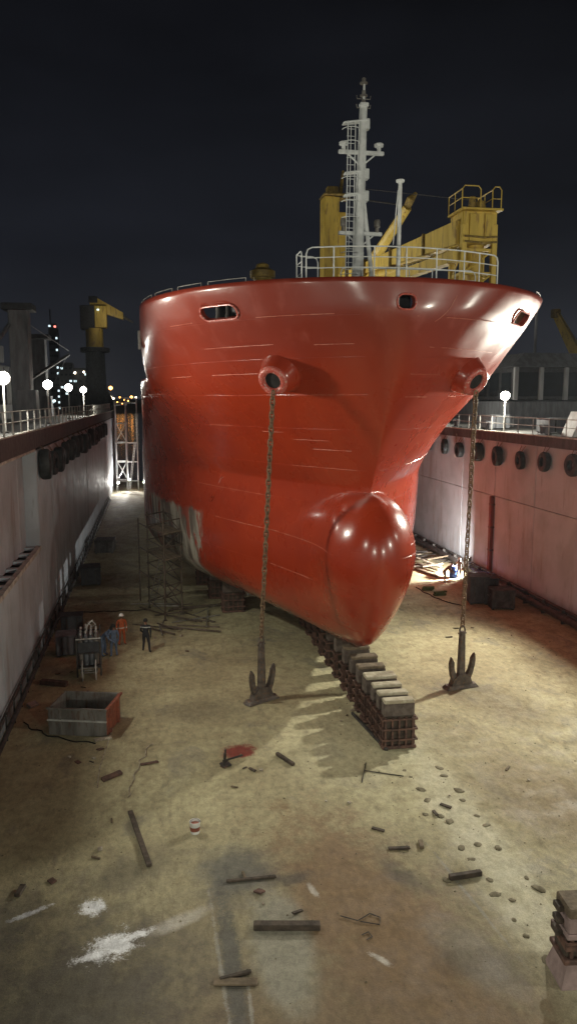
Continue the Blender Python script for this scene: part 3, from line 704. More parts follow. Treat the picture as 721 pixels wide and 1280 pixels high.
# deck cranes
def crane_one():
    bx, by = 15.65, 36.9; o = lambda x, y, z: L(Vector((bx+x, by+y, z)))
    c = MB()
    for x in (-.78, .78):
        for y in (-.7, .7): c.cham(o(x, y, 18.9), (.26, .26, 5.6), .02)
    for z in (17.2, 18.3, 19.4, 20.5):
        c.cham(o(0, -.70, z), (1.5, .12, .14), .01); c.cham(o(0, .70, z), (1.5, .12, .14), .01)
        c.cham(o(-.78, 0, z), (.12, 1.3, .14), .01); c.cham(o(.78, 0, z), (.12, 1.3, .14), .01)
    for z in (17.2, 18.3, 19.4):
        c.tube(o(-.75, -.70, z), o(.75, -.70, z+1.1), .05, 6); c.tube(o(.75, .70, z), o(-.75, .70, z+1.1), .05, 6); c.tube(o(-.78, .6, z), o(-.78, -.6, z+1.1), .05, 6)
    c.tube(o(.1, 0, 16.1), o(.1, 0, 21.2), .42, 14)
    cr = c.build('deck_crane', 'yellow', ship, True); cr['label'] = 'yellow crane post with railed top platform at the right'
    h = MB().cham(o(0, 0, 21.55), (1.75, 1.6, 1.5), .05); h.cham(o(-.3, -.82, 21.5), (.5, .14, 1.3), .02); h.cham(o(.45, -.82, 21.6), (.45, .14, 1.1), .02)
    h.build('slewing_house', 'yellow', cr)
    MB().cham(o(.05, -.05, 22.36), (2.1, 1.9, .10), .02).build('top_platform', 'yellow', cr)
    for z in (20.85, 21.1): MB().path([o(-.8, -.95, z), o(.2, -.98, z-.06), o(.85, -.95, z)], .05, 6).build('hydraulic_hose', 'ydark', cr)
    MB().lathe([(.25, 0), (.28, .1), (.22, .45), (.05, .55)], 12, Matrix.Translation(o(.25, -.2, 22.4))).build('winch_cover', 'ydark', cr, True)
    MB().lathe([(.2, 0), (.2, .2), (.14, .6), (.05, .62)], 12, Matrix.Translation(o(-.3, -.5, 22.4))).build('motor', 'ydark', cr, True)
    for x0, x1 in ((-.98, -.05), (.55, 1.0)):
        m = MB()
        m.path([o(x0, -.9, 22.4), o(x0, -.9, 23.25), o(x0+.12, -.9, 23.4), o(x1-.12, -.9, 23.4), o(x1, -.9, 23.25), o(x1, -.9, 22.4)], .03, 6)
        m.tube(o(x0, -.9, 22.85), o(x1, -.9, 22.85), .024, 5)
        m.path([o(x0, -.9, 23.25), o(x0, .8, 23.25), o(x0, .8, 22.4)], .03, 6); m.tube(o(x0, -.9, 22.85), o(x0, .8, 22.85), .024, 5); m.tube(o(x0, 0, 22.4), o(x0, 0, 23.25), .024, 5)
        m.build('platform_rail', 'yellow', cr)
    # boom stowed towards the stern
    a, b = Vector((15.0, 36.5, 21.35)), Vector((14.9, 61.0, 22.9)); d = (b-a)
    m = MB(); n = 7
    for i in range(n):
        p = a+d*(i/n); q = a+d*((i+1)/n); k0 = 1.0-.45*i/n; k1 = 1.0-.45*(i+1)/n
        vs = [L(pp+Vector((x*.42*k, 0, zz*.55*k))) for pp, k in ((p, k0), (q, k1)) for zz in (-1, 1) for x in (-1, 1)]
        m.add(vs, [(0, 1, 5, 4), (2, 6, 7, 3), (0, 4, 6, 2), (1, 3, 7, 5)] + ([(0, 2, 3, 1)] if i == 0 else []) + ([(4, 5, 7, 6)] if i == n-1 else []))
    m.build('boom', 'yellow', cr)
    MB().tube(L((14.95, 36.3, 20.55)), L((14.95, 46.5, 21.2)), .16, 10).build('lift_ram', 'chrome', cr, True)
    MB().tube(L((14.95, 46.0, 21.15)), L((14.95, 54, 21.9)), .26, 10).build('ram_cylinder', 'yellow', cr, True)
    m = MB(); p0, p1 = Vector((14.7, 36.4, 20.25)), Vector((14.7, 53, 21.0))
    m.box(L((p0+p1)/2), (.5, (p1-p0).length, .55), (math.atan2(p1.z-p0.z, p1.y-p0.y), 0, 0)); m.build('lower_beam', 'yellow', cr)
    for y in (41, 47, 53, 58): MB().cham(L((14.95, y, 21.35+(y-36.5)*.0633)), (.95, .18, 1.12), .02).build('boom_collar', 'ydark', cr)
crane_one()
def crane_two():
    bx, by = 14.95, 64.; o = lambda x, y, z: L(Vector((bx+x, by+y, z)))
    c = MB(); c.cham(o(-.35, 0, 21.1), (1.25, 1.6, 17.2), .06); c.cham(o(.62, .3, 20.6), (.7, 1.2, 16.0), .05)
    cr = c.build('deck_crane', 'yellow', ship); cr['label'] = 'yellow crane post farther aft behind the foremast'
    MB().cham(o(.1, -.1, 29.8), (2.3, 2.0, .14), .03).build('top_platform', 'ydark', cr)
    MB().tube(o(.5, 0, 29.7), o(.75, 0, 31.9), .22, 8, .08).build('sheave_post', 'ydark', cr)
    MB().cham(o(-.2, -.1, 30.2), (.9, .8, .7), .05).build('motor', 'ydark', cr)
    m = MB(); a, b = Vector((14.9, 61.2, 20.4)), Vector((17.45, 52.5, 26.4))
    m.tube(L(a), L(b), .52, 8, .30); jb = m.build('boom', 'yellow', cr)
    MB().path([L(b+Vector((-.1, .3, -.2))), L(b+Vector((.15, -.2, .5))), L(b+Vector((.5, -.3, .9)))], [.24, .28, .1], 8).build('boom_head', 'ydark', jb)
    for x in (-.25, .25): MB().tube(L(b+Vector((x, 0, .1))), o(x, 0, 29.9), .03, 4).build('luffing_wire', 'steel', jb)
    MB().tube(L((15.6, 37, 23.0)), o(.3, -.3, 30.6), .02, 4).build('stay_wire', 'steel', cr)
crane_two()
v = MB().lathe([(.40, 0), (.40, 2.9), (.46, 2.95), (.46, 3.1)], 14, Matrix.Translation(L((5.35, 38, 16.15)))).build('ventilator', 'ydark', ship, True)
MB().lathe([(.62, 0), (.62, .3), (.34, .45), (.30, .62), (.08, .7)], 16, Matrix.Translation(L((5.35, 38, 19.2)))).build('ventilator_hood', 'ydark', v, True)
# pale marks plate on the side
MB().cham(L((XC-hw(40, 16.2)-.08, 40, 16.3)), (.14, .5, .9), .02).build('side_light_box', 'lwhite', ship)

# ------------------------------------------------------------------ anchors and chains
def link_mesh():
    d = .058; a, b = .135, .092; pts = []
    for i in range(14):
        q = 2*math.pi*i/14; x = b*math.cos(q); z = a*math.sin(q); z += .055*(1 if z > 0 else -1) if abs(z) > 1e-6 else 0
        pts.append((x, 0, z))
    m = MB().path(pts, d*.62, 5, True); m.tube((-b, 0, 0), (b, 0, 0), d*.45, 5, cap=False)
    return m.mesh('chain_link', MT['chain'], True)
LINK = link_mesh()
def chain(p0, p1, label):
    t = thing('anchor_chain', label, 'chain', p0, 0, 'anchor chains')
    d = Vector(p1)-Vector(p0); n = int(d.length/.285); q = d.to_track_quat('Z', 'Y')
    for i in range(n+1):
        o = ob('chain_link', LINK, t, d*((i+.5)/(n+1)))
        w = .03*math.sin(i*.9)
        o.rotation_euler = (q @ Euler((w, random.uniform(-.06, .06), R(45+90*(i % 2))+random.uniform(-.15, .15))).to_quaternion()).to_euler()
    return t
def anchor(x, y, rz, tilt, label):
    t = thing('anchor', label, 'anchor', (x, y, 0), rz, 'stockless anchors')
    # crown base plate
    m = MB(); m.add([Vector(v) for v in [(-.82, -.28, .02), (.82, -.28, .02), (.90, 0, .02), (.82, .28, .02), (-.82, .28, .02), (-.90, 0, .02), (-.70, -.20, .17), (.70, -.20, .17), (.76, 0, .17), (.70, .20, .17), (-.70, .20, .17), (-.76, 0, .17)]],
          [(5, 4, 3, 2, 1, 0), (6, 7, 8, 9, 10, 11)] + [(i, (i+1) % 6, 6+(i+1) % 6, 6+i) for i in range(6)]); m.build('crown_plate', 'anchor', t)
    m = MB(); m.prism([(-.56, .15), (.56, .15), (.44, .48), (.22, .66), (-.22, .66), (-.44, .48)], -.17, .17); m.build('crown', 'anchor', t)
    for s in (-1, 1):
        out = [(.16, .40), (.46, .36), (.58, .66), (.66, 1.05), (.68, 1.34), (.62, 1.66), (.47, 1.42), (.45, 1.12), (.36, .80)]
        pts = [(s*x, z*(1.0 if s > 0 else .95)) for x, z in out]
        if s < 0: pts = pts[::-1]
        f = MB(); n = len(pts); yb = .11
        vs = []
        for y, k in ((-yb, .86), (0, 1.0), (yb, .86)):
            cx = sum(p[0] for p in pts)/n; cz = sum(p[1] for p in pts)/n
            vs += [(cx+(px-cx)*k, y-.10*(pz/1.6)**2, cz+(pz-cz)*(k+.06 if k < 1 else 1)) for px, pz in pts]
        f.add(vs, [tuple(range(n)), tuple(range(3*n-1, 2*n-1, -1))] + [(r*n+i, (r+1)*n+i, (r+1)*n+(i+1) % n, r*n+(i+1) % n) for r in (0, 1) for i in range(n)])
        f.build('fluke', 'anchor', t)
    m = MB(); vs = []
    for z, a, b in ((.35, .19, .13), (1.5, .165, .115), (2.55, .14, .10), (2.72, .10, .09)):
        k = .045; vs += [(-a+k, -b, z), (a-k, -b, z), (a, -b+k, z), (a, b-k, z), (a-k, b, z), (-a+k, b, z), (-a, b-k, z), (-a, -b+k, z)]
    m.add(vs, [tuple(range(24, 32))] + [(r*8+i, r*8+(i+1) % 8, r*8+8+(i+1) % 8, r*8+8+i) for r in range(3) for i in range(8)])
    m.build('shank', 'anchor', t)
    MB().path([(.13, 0, 2.62), (.14, 0, 2.78), (.09, 0, 2.93), (0, 0, 2.98), (-.09, 0, 2.93), (-.14, 0, 2.78), (-.13, 0, 2.62)], .04, 6).build('shackle', 'anchor', t)
    MB().tube((-.2, 0, 2.62), (.2, 0, 2.62), .045, 8).build('shackle_pin', 'anchor', t)
    return t
AL, AR = G(327, 876), G(575, 859)
anchor(AL.x, AL.y, R(28), 0, 'dark iron anchor standing on the floor left of the keel blocks')
anchor(AR.x, AR.y, R(10), 0, 'dark iron anchor standing on the floor right of the keel blocks')
chain((AL.x, AL.y, 2.95), HAW[0]+Vector((0, -.02, -.40)), 'rusty anchor chain hanging from the left anchor pipe')
chain((AR.x, AR.y, 2.95), HAW[1]+Vector((0, -.02, -.40)), 'rusty anchor chain hanging from the right anchor pipe')

# ------------------------------------------------------------------ keel blocks
def bar_cage(t, w, d, z0, z1, n, mat='rustframe'):
    pm = MB().box((0, 0, (z0+z1)/2), (.075, .06, z1-z0)).mesh('frame_post', MT[mat])
    for y in (-d/2-.035, d/2+.035):
        for i in range(n): ob('frame_post', pm, t, (-w/2+.04+(w-.08)*i/(n-1), y, 0))
    for x in (-w/2-.035, w/2+.035):
        for y in (-d*.3, d*.3): ob('frame_post', pm, t, (x, y, 0))
    for z in (z0+.28, (z0+z1)/2+.12, z1-.06):
        m = MB(); e = .11
        m.box((0, -d/2-e, z), (w+.26, .05, .07)); m.box((0, d/2+e, z), (w+.26, .05, .07)); m.box((-w/2-e, 0, z), (.05, d+.2, .068)); m.box((w/2+e, 0, z), (.05, d+.2, .068)); m.build('frame_band', mat, t)
def keel_block(i, x, y, h, w=1.22, d=.52, label=None, pale=True):
    t = thing('keel_block', label, 'block', (x, y+d/2+.12, 0), R(random.uniform(-1.5, 1.5)), 'keel blocks under the ship')
    MB().cham((0, 0, .06), (w+.14, d+.18, .12), .02).build('foot', 'rustframe', t)
    MB().cham((0, 0, .70), (w-.10, d-.08, 1.16), .03).build('timber_core', 'dtimber', t)
    bar_cage(t, w-.06, d-.02, .10, 1.26, 5)
    MB().cham((0, 0, 1.28+(h-.14-1.28)/2), (w, d, h-.14-1.28), .03).build('block_body', 'blockmid', t)
    MB().cham((random.uniform(-.02, .02), 0, h-.07), (w-.02, d+.02, .14), .03, (0, 0, R(random.uniform(-1, 1)))).build('timber_cap', 'blockcap' if pale else 'timber', t)
    return t
ky = [26.45, 27.2, 28.0, 28.85, 30.05, 31.25, 32.55, 34.2, 35.9, 37.5, 39.2, 41, 42.8, 44.6, 46.4, 48.2, 50, 52]
for i, y in enumerate(ky):
    h = [1.93, 1.95, 1.97, 2.0, 2.02][i] if i < 5 else 2.04
    if i < 4: lab = ['pale topped keel block nearest the camera, end of the row', 'pale topped keel block second from the camera end', 'pale topped keel block third from the camera end', 'wider perforated-top keel block fourth from the camera end'][i]
    else: lab = 'dark framed keel block %s from the camera end, under the bulb' % ORD[i] if i < 8 else 'dark framed keel block %s in the row beneath the keel' % ORD[i]
    keel_block(i, 8.9+(.05 if i < 4 else 0), y, h, 1.22 if i != 3 else 1.34, (.40 if i < 3 else .46) if i != 3 else .62, lab, i < 4)
for k, (x, y) in enumerate(((4.6, 46.5), (4.0, 50), (13.2, 46.5), (13.8, 50), (3.4, 54), (14.4, 54))):
    keel_block(0, x, y, 2.0, 1.3, .8, '%s bilge block from the bow beneath the %s side of the hull' % (ORD[{46.5: 0, 50: 1, 54: 2}[y]], 'left' if x < 8 else 'right'), False)
# stray block at the lower right corner of the view
def stray():
    t = thing('block_stack', 'mauve footed block stack cut off by the right edge in the foreground', 'block', (9.62, 14.6, 0), R(-6), None)
    MB().box((0, 0, .29), (1.62, .95, .58), None, (.80, .74)).build('concrete_foot', 'mauve', t)
    MB().cham((0, 0, .64), (1.50, .86, .12), .02).build('foot_plate', 'rustframe', t)
    for x in (-.52, 0, .52): MB().cham((x, 0, .92), (.34, .60, .46), .03).build('timber_post', 'dtimber', t)
    bar_cage(t, 1.2, .6, .70, 1.16, 5)
    MB().cham((0, 0, 1.22), (1.34, .72, .14), .02).build('timber_plank', 'mauve', t)
    MB().cham((.0, 0, 1.48), (1.30, .66, .40), .03).build('block_body', 'mauve', t)
    MB().cham((0, 0, 1.80), (1.34, .74, .24), .03).build('timber_cap', 'timber', t)
    for z in (1.15, 1.45, 1.75): MB().cham((-.74, .05, z), (.16, .3, .14), .02).build('wedge', 'dtimber', t)
stray()

# ------------------------------------------------------------------ skip, trolley, bins
def skip():
    a = G(62, 918); b = G(134, 921); w = (b-a).length; rz = math.atan2(b.y-a.y, b.x-a.x)
    d, h = 1.75, 1.15
    t = thing('waste_skip', 'open grey steel skip with an orange end by the left wall', 'skip', a, rz)
    m = MB(); th = .06
    m.cham((w/2, 0, h/2), (w, th, h), .015); m.build('front_side', 'skip', t)
    MB().cham((w/2, d, h/2), (w, th, h), .015).build('back_side', 'skip', t)
    MB().cham((th/2, d/2, h/2), (th, d-.07, h-.01), .015).build('end_panel', 'skip', t)
    e = MB().cham((w-th/2, d/2, h/2), (th, d-.07, h-.01), .015).build('end_panel', 'orange', t); e['label'] = 'orange painted end of the skip'
    MB().cham((w/2, d/2, .05), (w-.13, d-.07, .08), .015).build('floor_plate', 'skip', t)
    MB().box((w/2, -.06, h*.56), (w+.06, .07, .06)).build('side_rib', 'lwhite', t)
    MB().box((w/2, -.05, h-.03), (w+.10, .10, .08)).build('rim', 'skip', t)
    MB().box((w+.05, d/2, h-.03), (.10, d+.1, .078)).build('rim', 'orange', t)
    for y in (.35, 1.3): MB().box((w+.05, y, h*.45), (.09, .10, h*.8)).build('end_rib', 'orange', t)
    for x in (.5, w-.5): MB().box((x, -.055, h*.5), (.10, .06, h*.9)).build('side_rib', 'skip', t)
    m = MB(); rr = random.Random(5)
    for i in range(26): m.cham((rr.uniform(.3, w-.3), rr.uniform(.3, d-.3), rr.uniform(.12, .42)), (rr.uniform(.2, .7), rr.uniform(.1, .4), rr.uniform(.05, .2)), .01, (rr.uniform(-.5, .5), rr.uniform(-.5, .5), rr.uniform(0, 3)))
    o = m.build('scrap_heap', 'dtimber'); o.location = a; o.rotation_euler = (0, 0, rz); stuff(o); tag(o, 'dark scrap lying inside the open grey skip', 'scrap')
skip()
def wheel(t, x, y, r):
    m = MB(); tyre = [(r-.035+.035*math.cos(R(a)), .035*math.sin(R(a))) for a in range(0, 360, 60)]
    w = m.lathe(tyre, 22, Matrix.Translation((x, y, r)) @ Matrix.Rotation(R(90), 4, 'Y'), True).build('wheel', 'lwhite', t, True)
    s = MB()
    for k in range(8):
        q = 2*math.pi*k/8; s.tube((x, y, r), (x, y+(r-.05)*math.cos(q), r+(r-.05)*math.sin(q)), .014, 4)
    s.build('spokes', 'galv', w); MB().tube((x-.08, y, r), (x+.08, y, r), .06, 10).build('hub', 'steel', w, True)
def trolley():
    t = thing('gas_bottle_trolley', 'dark two-wheeled trolley carrying upright gas bottles beside the skip', 'trolley', (-3.35, 35.5, 0), R(4))
    wheel(t, -.31, .5, .50); wheel(t, .31, .5, .50)
    MB().tube((-.31, .5, .5), (.31, .5, .5), .035, 8).build('axle', 'galv', t)
    f = MB()
    for x in (-.55, .55):
        for y in (.75, 2.3): f.cham((x, y, 1.15), (.07, .07, 2.1), .01)
    for z in (.55, 1.25, 1.95):
        for y in (.75, 2.3): f.box((0, y, z), (1.17, .05, .06))
        for x in (-.55, .55): f.box((x, 1.52, z), (.052, 1.6, .058))
    f.build('rack_frame', 'steel', t)
    MB().cham((0, 1.5, .58), (1.05, 1.5, .06), .01).build('rack_floor', 'steel', t)
    MB().cham((0, .78, 1.55), (1.0, .03, .5), .01).build('front_panel', 'nightdark', t)
    MB().box((0, .70, 2.0), (1.16, .04, .05)).build('top_bar', 'lwhite', t)
    for z, y in ((.62, .5), (.35, .62)): MB().box((0, y, z), (.8, .06, .06)).build('cross_bar', 'galv', t)
    for iy, y in enumerate((1.0, 1.38, 1.76, 2.1)):
        for ix, x in enumerate((-.36, -.12, .12, .36)):
            h = 1.5+random.uniform(-.06, .10)
            b = MB().lathe([(.10, 0), (.115, .03), (.115, h-.25), (.09, h-.12), (.04, h-.04), (.035, h)], 10, Matrix.Translation((x, y, .62))).build('gas_bottle', 'nightwall' if (ix+iy) % 3 else 'skip', t, True)
            MB().lathe([(.03, 0), (.05, .02), (.05, .11), (.02, .13)], 8, Matrix.Translation((x, y, .62+h))).build('bottle_valve', 'lwhite', b, True)
    MB().path([(-.1, 1.3, 2.2), (.0, 1.2, 2.55), (.2, 1.3, 2.7), (.35, 1.4, 2.5), (.2, 1.5, 2.35), (0, 1.4, 2.6), (.25, 1.25, 2.75)], .03, 6).build('hose_coil', 'lwhite', t, True)
trolley()
def crate(name, label, loc, rz, d, mat, cat, extra=True):
    t = thing(name, label, cat, loc, rz); w, dp, h = d
    MB().cham((0, 0, h/2+.08), (w, dp, h-.02), .03).build('body', mat, t)
    for x in (-w/2+.12, w/2-.12): MB().box((x, 0, .045), (.12, dp*.9, .09)).build('skid', 'steel', t)
    MB().cham((0, 0, h+.11), (w+.06, dp+.06, .07), .02).build('lid', mat, t)
    for x in (-w*.25, w*.25): MB().box((x, -dp/2-.02, h*.5+.08), (.07, .05, h*.9)).build('rib', 'steel', t)
    for x in (-w/2-.03, w/2+.03): MB().path([(x, -.15, h*.7), (x*1.08, -.15, h*.7+.03), (x*1.08, .15, h*.7+.03), (x, .15, h*.7)], .018, 5).build('handle', 'galv', t)
    return t
p = G(596, 757); crate('compressor_box', 'taller dark machine box beside the right work light', (p.x+.3, p.y+.7, 0), R(-12), (1.25, 1.2, 1.75), 'nightdark', 'machine')
p = G(627, 763); crate('steel_chest', 'lower dark steel chest right of the machine box', (p.x+.2, p.y+.6, 0), R(-10), (1.5, 1.1, 1.15), 'steel', 'chest')
p = G(612, 755); crate('steel_chest', 'dark steel chest squeezed between the machine box and lower chest', (p.x+.55, p.y+1.5, 0), R(-10), (1.1, .9, 1.3), 'nightdark', 'chest')
crate('steel_chest', 'dim blue-grey steel chest between the trolley and the left wall', (-4.75, 40.2, 0), R(3), (1.3, 1.1, 1.0), 'nightwall', 'chest')
crate('steel_chest', 'dim dark steel chest against the left wall past the trolley', (-5.0, 44.2, 0), R(3), (1.2, 1.0, .9), 'nightdark', 'chest')
crate('steel_chest', 'far dark chest in the shade along the left wall', (-4.9, 56.0, 0), R(6), (1.4, 1.6, 1.2), 'nightdark', 'chest')
crate('steel_chest', 'farthest dark chest in the shade along the left wall', (-4.6, 68.0, 0), R(-4), (1.6, 2.0, 1.0), 'steel', 'chest')
for k, (px, py) in enumerate(((535, 738), (549, 744))):
    p = G(px, py); m = MB(); rr = random.Random(k+2)
    for i in range(7): m.tube((rr.uniform(-.5, -.3), rr.uniform(-.2, .2), .06+.09*(i % 3)), (rr.uniform(.2, .5), rr.uniform(-.2, .2), .07+.09*(i % 3)), .07, 7)
    o = m.build('hose_bundle', 'green'); o.location = p; tag(o, ['larger olive hose bundle on the lit floor right of the bulb', 'smaller olive hose bundle on the lit floor nearer the chain'][k], 'bundle', 'olive hose bundles')
# rubbish heap of timber and plate behind the bulb, at the foot of the right wall
def heap():
    rr = random.Random(11)
    for i in range(26):
        px = rr.uniform(520, 560); p = G(px, rr.uniform(700, 716))
        l = rr.uniform(.6, 2.6)
        m = MB().cham((0, 0, .06), (l, rr.uniform(.12, .3), rr.uniform(.04, .12)), .01)
        o = m.build('scrap_plank', rr.choice(['timber', 'scrap', 'dtimber', 'steel']))
        o.location = (p.x, p.y+rr.uniform(0, 2.5), rr.uniform(.02, .5)); o.rotation_euler = (rr.uniform(-.15, .15), rr.uniform(-.25, .25), rr.uniform(-1.2, .9))
        tag(o, 'loose scrap plank in the heap at the foot of the right wall', 'plank', 'scrap planks in the heap')
    for k, (a, b) in enumerate((((519, 712), (546, 722)), ((522, 708), (548, 716)))):
        A, B = G(*a), G(*b); m = MB().cham((0, 0, 0), ((B-A).length, .24, .16), .02); o = m.build('scaffold_board', 'timber')
        o.location = (A+B)/2+Vector((0, 0, .1+.1*k)); o.rotation_euler = (0, 0, math.atan2(B.y-A.y, B.x-A.x)); tag(o, ['front long board lying before the scrap heap', 'rear long board lying before the scrap heap'][k], 'board')
heap()
p = G(566, 722); m = MB().lathe([(.28, 0), (.29, .03), (.29, .28), (.30, .30), (.29, .32), (.29, .58), (.30, .60), (.29, .62), (.29, .86), (.27, .9)], 16)
o = m.build('drum', 'blue', None, True); o.location = p; tag(o, 'blue drum standing between the two white-clad workers', 'drum')

# portable work lights
def work_light(loc, to, label, watts, cone=110):
    t = thing('work_light', label, 'lamp', loc)
    for a in (90, 210, 330): MB().tube((0, 0, .9), (.4*math.cos(R(a)), .4*math.sin(R(a)), .02), .02, 5).build('leg', 'steel', t)
    MB().tube((0, 0, .85), (0, 0, 1.35), .025, 6).build('post', 'steel', t)
    d = (Vector(to)-Vector(loc)-Vector((0, 0, 1.45))).normalized(); q = d.to_track_quat('Z', 'Y').to_euler()
    MB().cham((0, 0, -.06), (.36, .28, .16), .02).build('head', 'steel', t, False, (0, 0, 1.45), q)
    MB().cham((0, 0, .035), (.30, .22, .02), .005).build('lens', 'slens', t, False, (0, 0, 1.45), q)
    light('work_light_beam', 'SPOT', Vector((0, 0, 1.45))+d*.12, watts, (1, .96, .88), t, .12, d.to_track_quat('-Z', 'Y').to_euler(), R(cone), .5)
    return t
work_light((23.05, 53.0, 0), (20.5, 55.0, 1.6), 'small work light lighting the foot of the right wall', 7500, 174)
work_light((-5.4, 112.0, 0), (-6.3, 106, 3), 'distant work light against the left wall', 1300, 130)
work_light((-3.9, 116.0, 0), (-4.3, 112, 4), 'distant work light under the far scaffold tower', 3500, 150)

# ------------------------------------------------------------------ scaffolds
def scaffold_tower(t, pts, ztop, lifts, mat, r=.045, diag=True):
    P = [Vector((x, y, 0)) for x, y in pts]; n = len(P)
    for p in P:
        MB().tube(p, p+Vector((0, 0, ztop)), r, 6).build('standard', mat, t)
        MB().box(p+Vector((0, 0, .03)), (.22, .22, .05)).build('base_plate', mat, t)
    k = 0
    for z in lifts:
        for i in range(n):
            a, b = P[i]+Vector((0, 0, z)), P[(i+1) % n]+Vector((0, 0, z)); d = (b-a).normalized()*.15
            MB().tube(a-d, b+d, r*.85, 5).build('ledger', mat, t)
    if diag:
        for j in range(len(lifts)-1):
            for i in range(n):
                if (i+j) % 2 == 0: MB().tube(P[i]+Vector((0, 0, lifts[j])), P[(i+1) % n]+Vector((0, 0, lifts[j+1])), r*.8, 5).build('brace', mat, t)
def near_scaffold():
    base = G(187, 760)
    t = thing('scaffold', 'rusty tube scaffold standing at the stripped patch on the ship side', 'scaffold', base)
    q = [G(187, 760), G(207, 776), G(228, 768), G(176, 747)]; pts = [(p.x-base.x, p.y-base.y) for p in q]
    pts = [pts[0], pts[1], pts[2], (pts[2][0]+pts[0][0]-pts[1][0], pts[2][1]+pts[0][1]-pts[1][1])]
    scaffold_tower(t, pts, 6.3, [.5, 1.4, 2.1, 3.0, 3.7, 4.5, 5.3, 6.1], 'scaf')
    ex = Vector((pts[0][0]-.6, pts[0][1]+1.9, 0)); 
    MB().tube(ex, ex+Vector((0, 0, 5.6)), .045, 6).build('standard', 'scaf', t)
    for z in (2.1, 3.7, 5.3): MB().tube(ex+Vector((0, 0, z)), Vector((*pts[0], z)), .04, 5).build('ledger', 'scaf', t)
    c = [Vector((*p, 0)) for p in pts]
    for lv, z in enumerate((3.78, 5.38)):
        for k in range(4):
            u0 = .12+.22*k
            a = c[0].lerp(c[3], u0)+Vector((0, 0, z)); b = c[1].lerp(c[2], u0)+Vector((0, 0, z)); d = b-a
            MB().cham((a+b)/2, (.24, d.length+.5, .045), .008, (0, 0, math.atan2(d.y, d.x)-math.pi/2)).build('deck_board', 'timber', t)
    # ladder
    a, b = c[0]+Vector((.1, -.25, .1)), c[1]+Vector((-.1, -.1, 3.9)); sd = Vector((.18, .22, 0))
    l = MB(); l.tube(a-sd, b-sd, .03, 5); l.tube(a+sd, b+sd, .03, 5)
    for i in range(1, 14): p = a.lerp(b, i/14); l.tube(p-sd, p+sd, .022, 4)
    l.build('ladder', 'galv', t)
near_scaffold()
rr = random.Random(21)
for i in range(22):
    p = G(rr.uniform(192, 262), rr.uniform(752, 792)); l = rr.uniform(1.5, 3.8); a = rr.uniform(-1.0, .3) if i % 3 else rr.uniform(0, 3)
    o = MB().tube((-l/2, 0, 0), (l/2, 0, 0), rr.uniform(.03, .05), 6).build('scaffold_tube', 'scaf' if i % 3 else 'galv')
    o.location = (p.x, p.y, .05+.05*(i % 4)); o.rotation_euler = (0, 0, a); tag(o, 'loose scaffold tube lying in the pile below the near scaffold', 'tube', 'loose scaffold tubes')
def far_scaffold():
    t = thing('scaffold_tower', 'tall pale scaffold tower lit at the far end between hull and wall', 'scaffold', (-5.7, 114, 0))
    scaffold_tower(t, [(0, 0), (1.5, 0), (1.5, 2), (0, 2)], 13.2, [1.5, 4.3, 7.1, 9.9, 12.6], 'white', .09)
    for z in (12.9, 13.6): MB().tube((0, 0, z), (3.1, 0, z), .07, 5).build('guard_tube', 'white', t)
    for x in (1.5, 3.1): MB().tube((x, 0, 0), (x, 0, 13.6), .08, 6).build('standard', 'white', t)
    for z in (1.5, 4.3, 7.1): MB().tube((1.5, 0, z), (3.1, 0, z), .07, 5).build('ledger', 'white', t)
    st = MB(); st.tube((1.7, .5, .2), (2.7, .5, 7.2), .06, 5); st.tube((1.9, .5, .2), (2.9, .5, 7.2), .06, 5)
    for i in range(18): st.tube((1.7+i/18, .5, .4+7*i/18), (1.95+i/18, .5, .4+7*i/18), .05, 4)
    st.build('ladder', 'white', t)
far_scaffold()

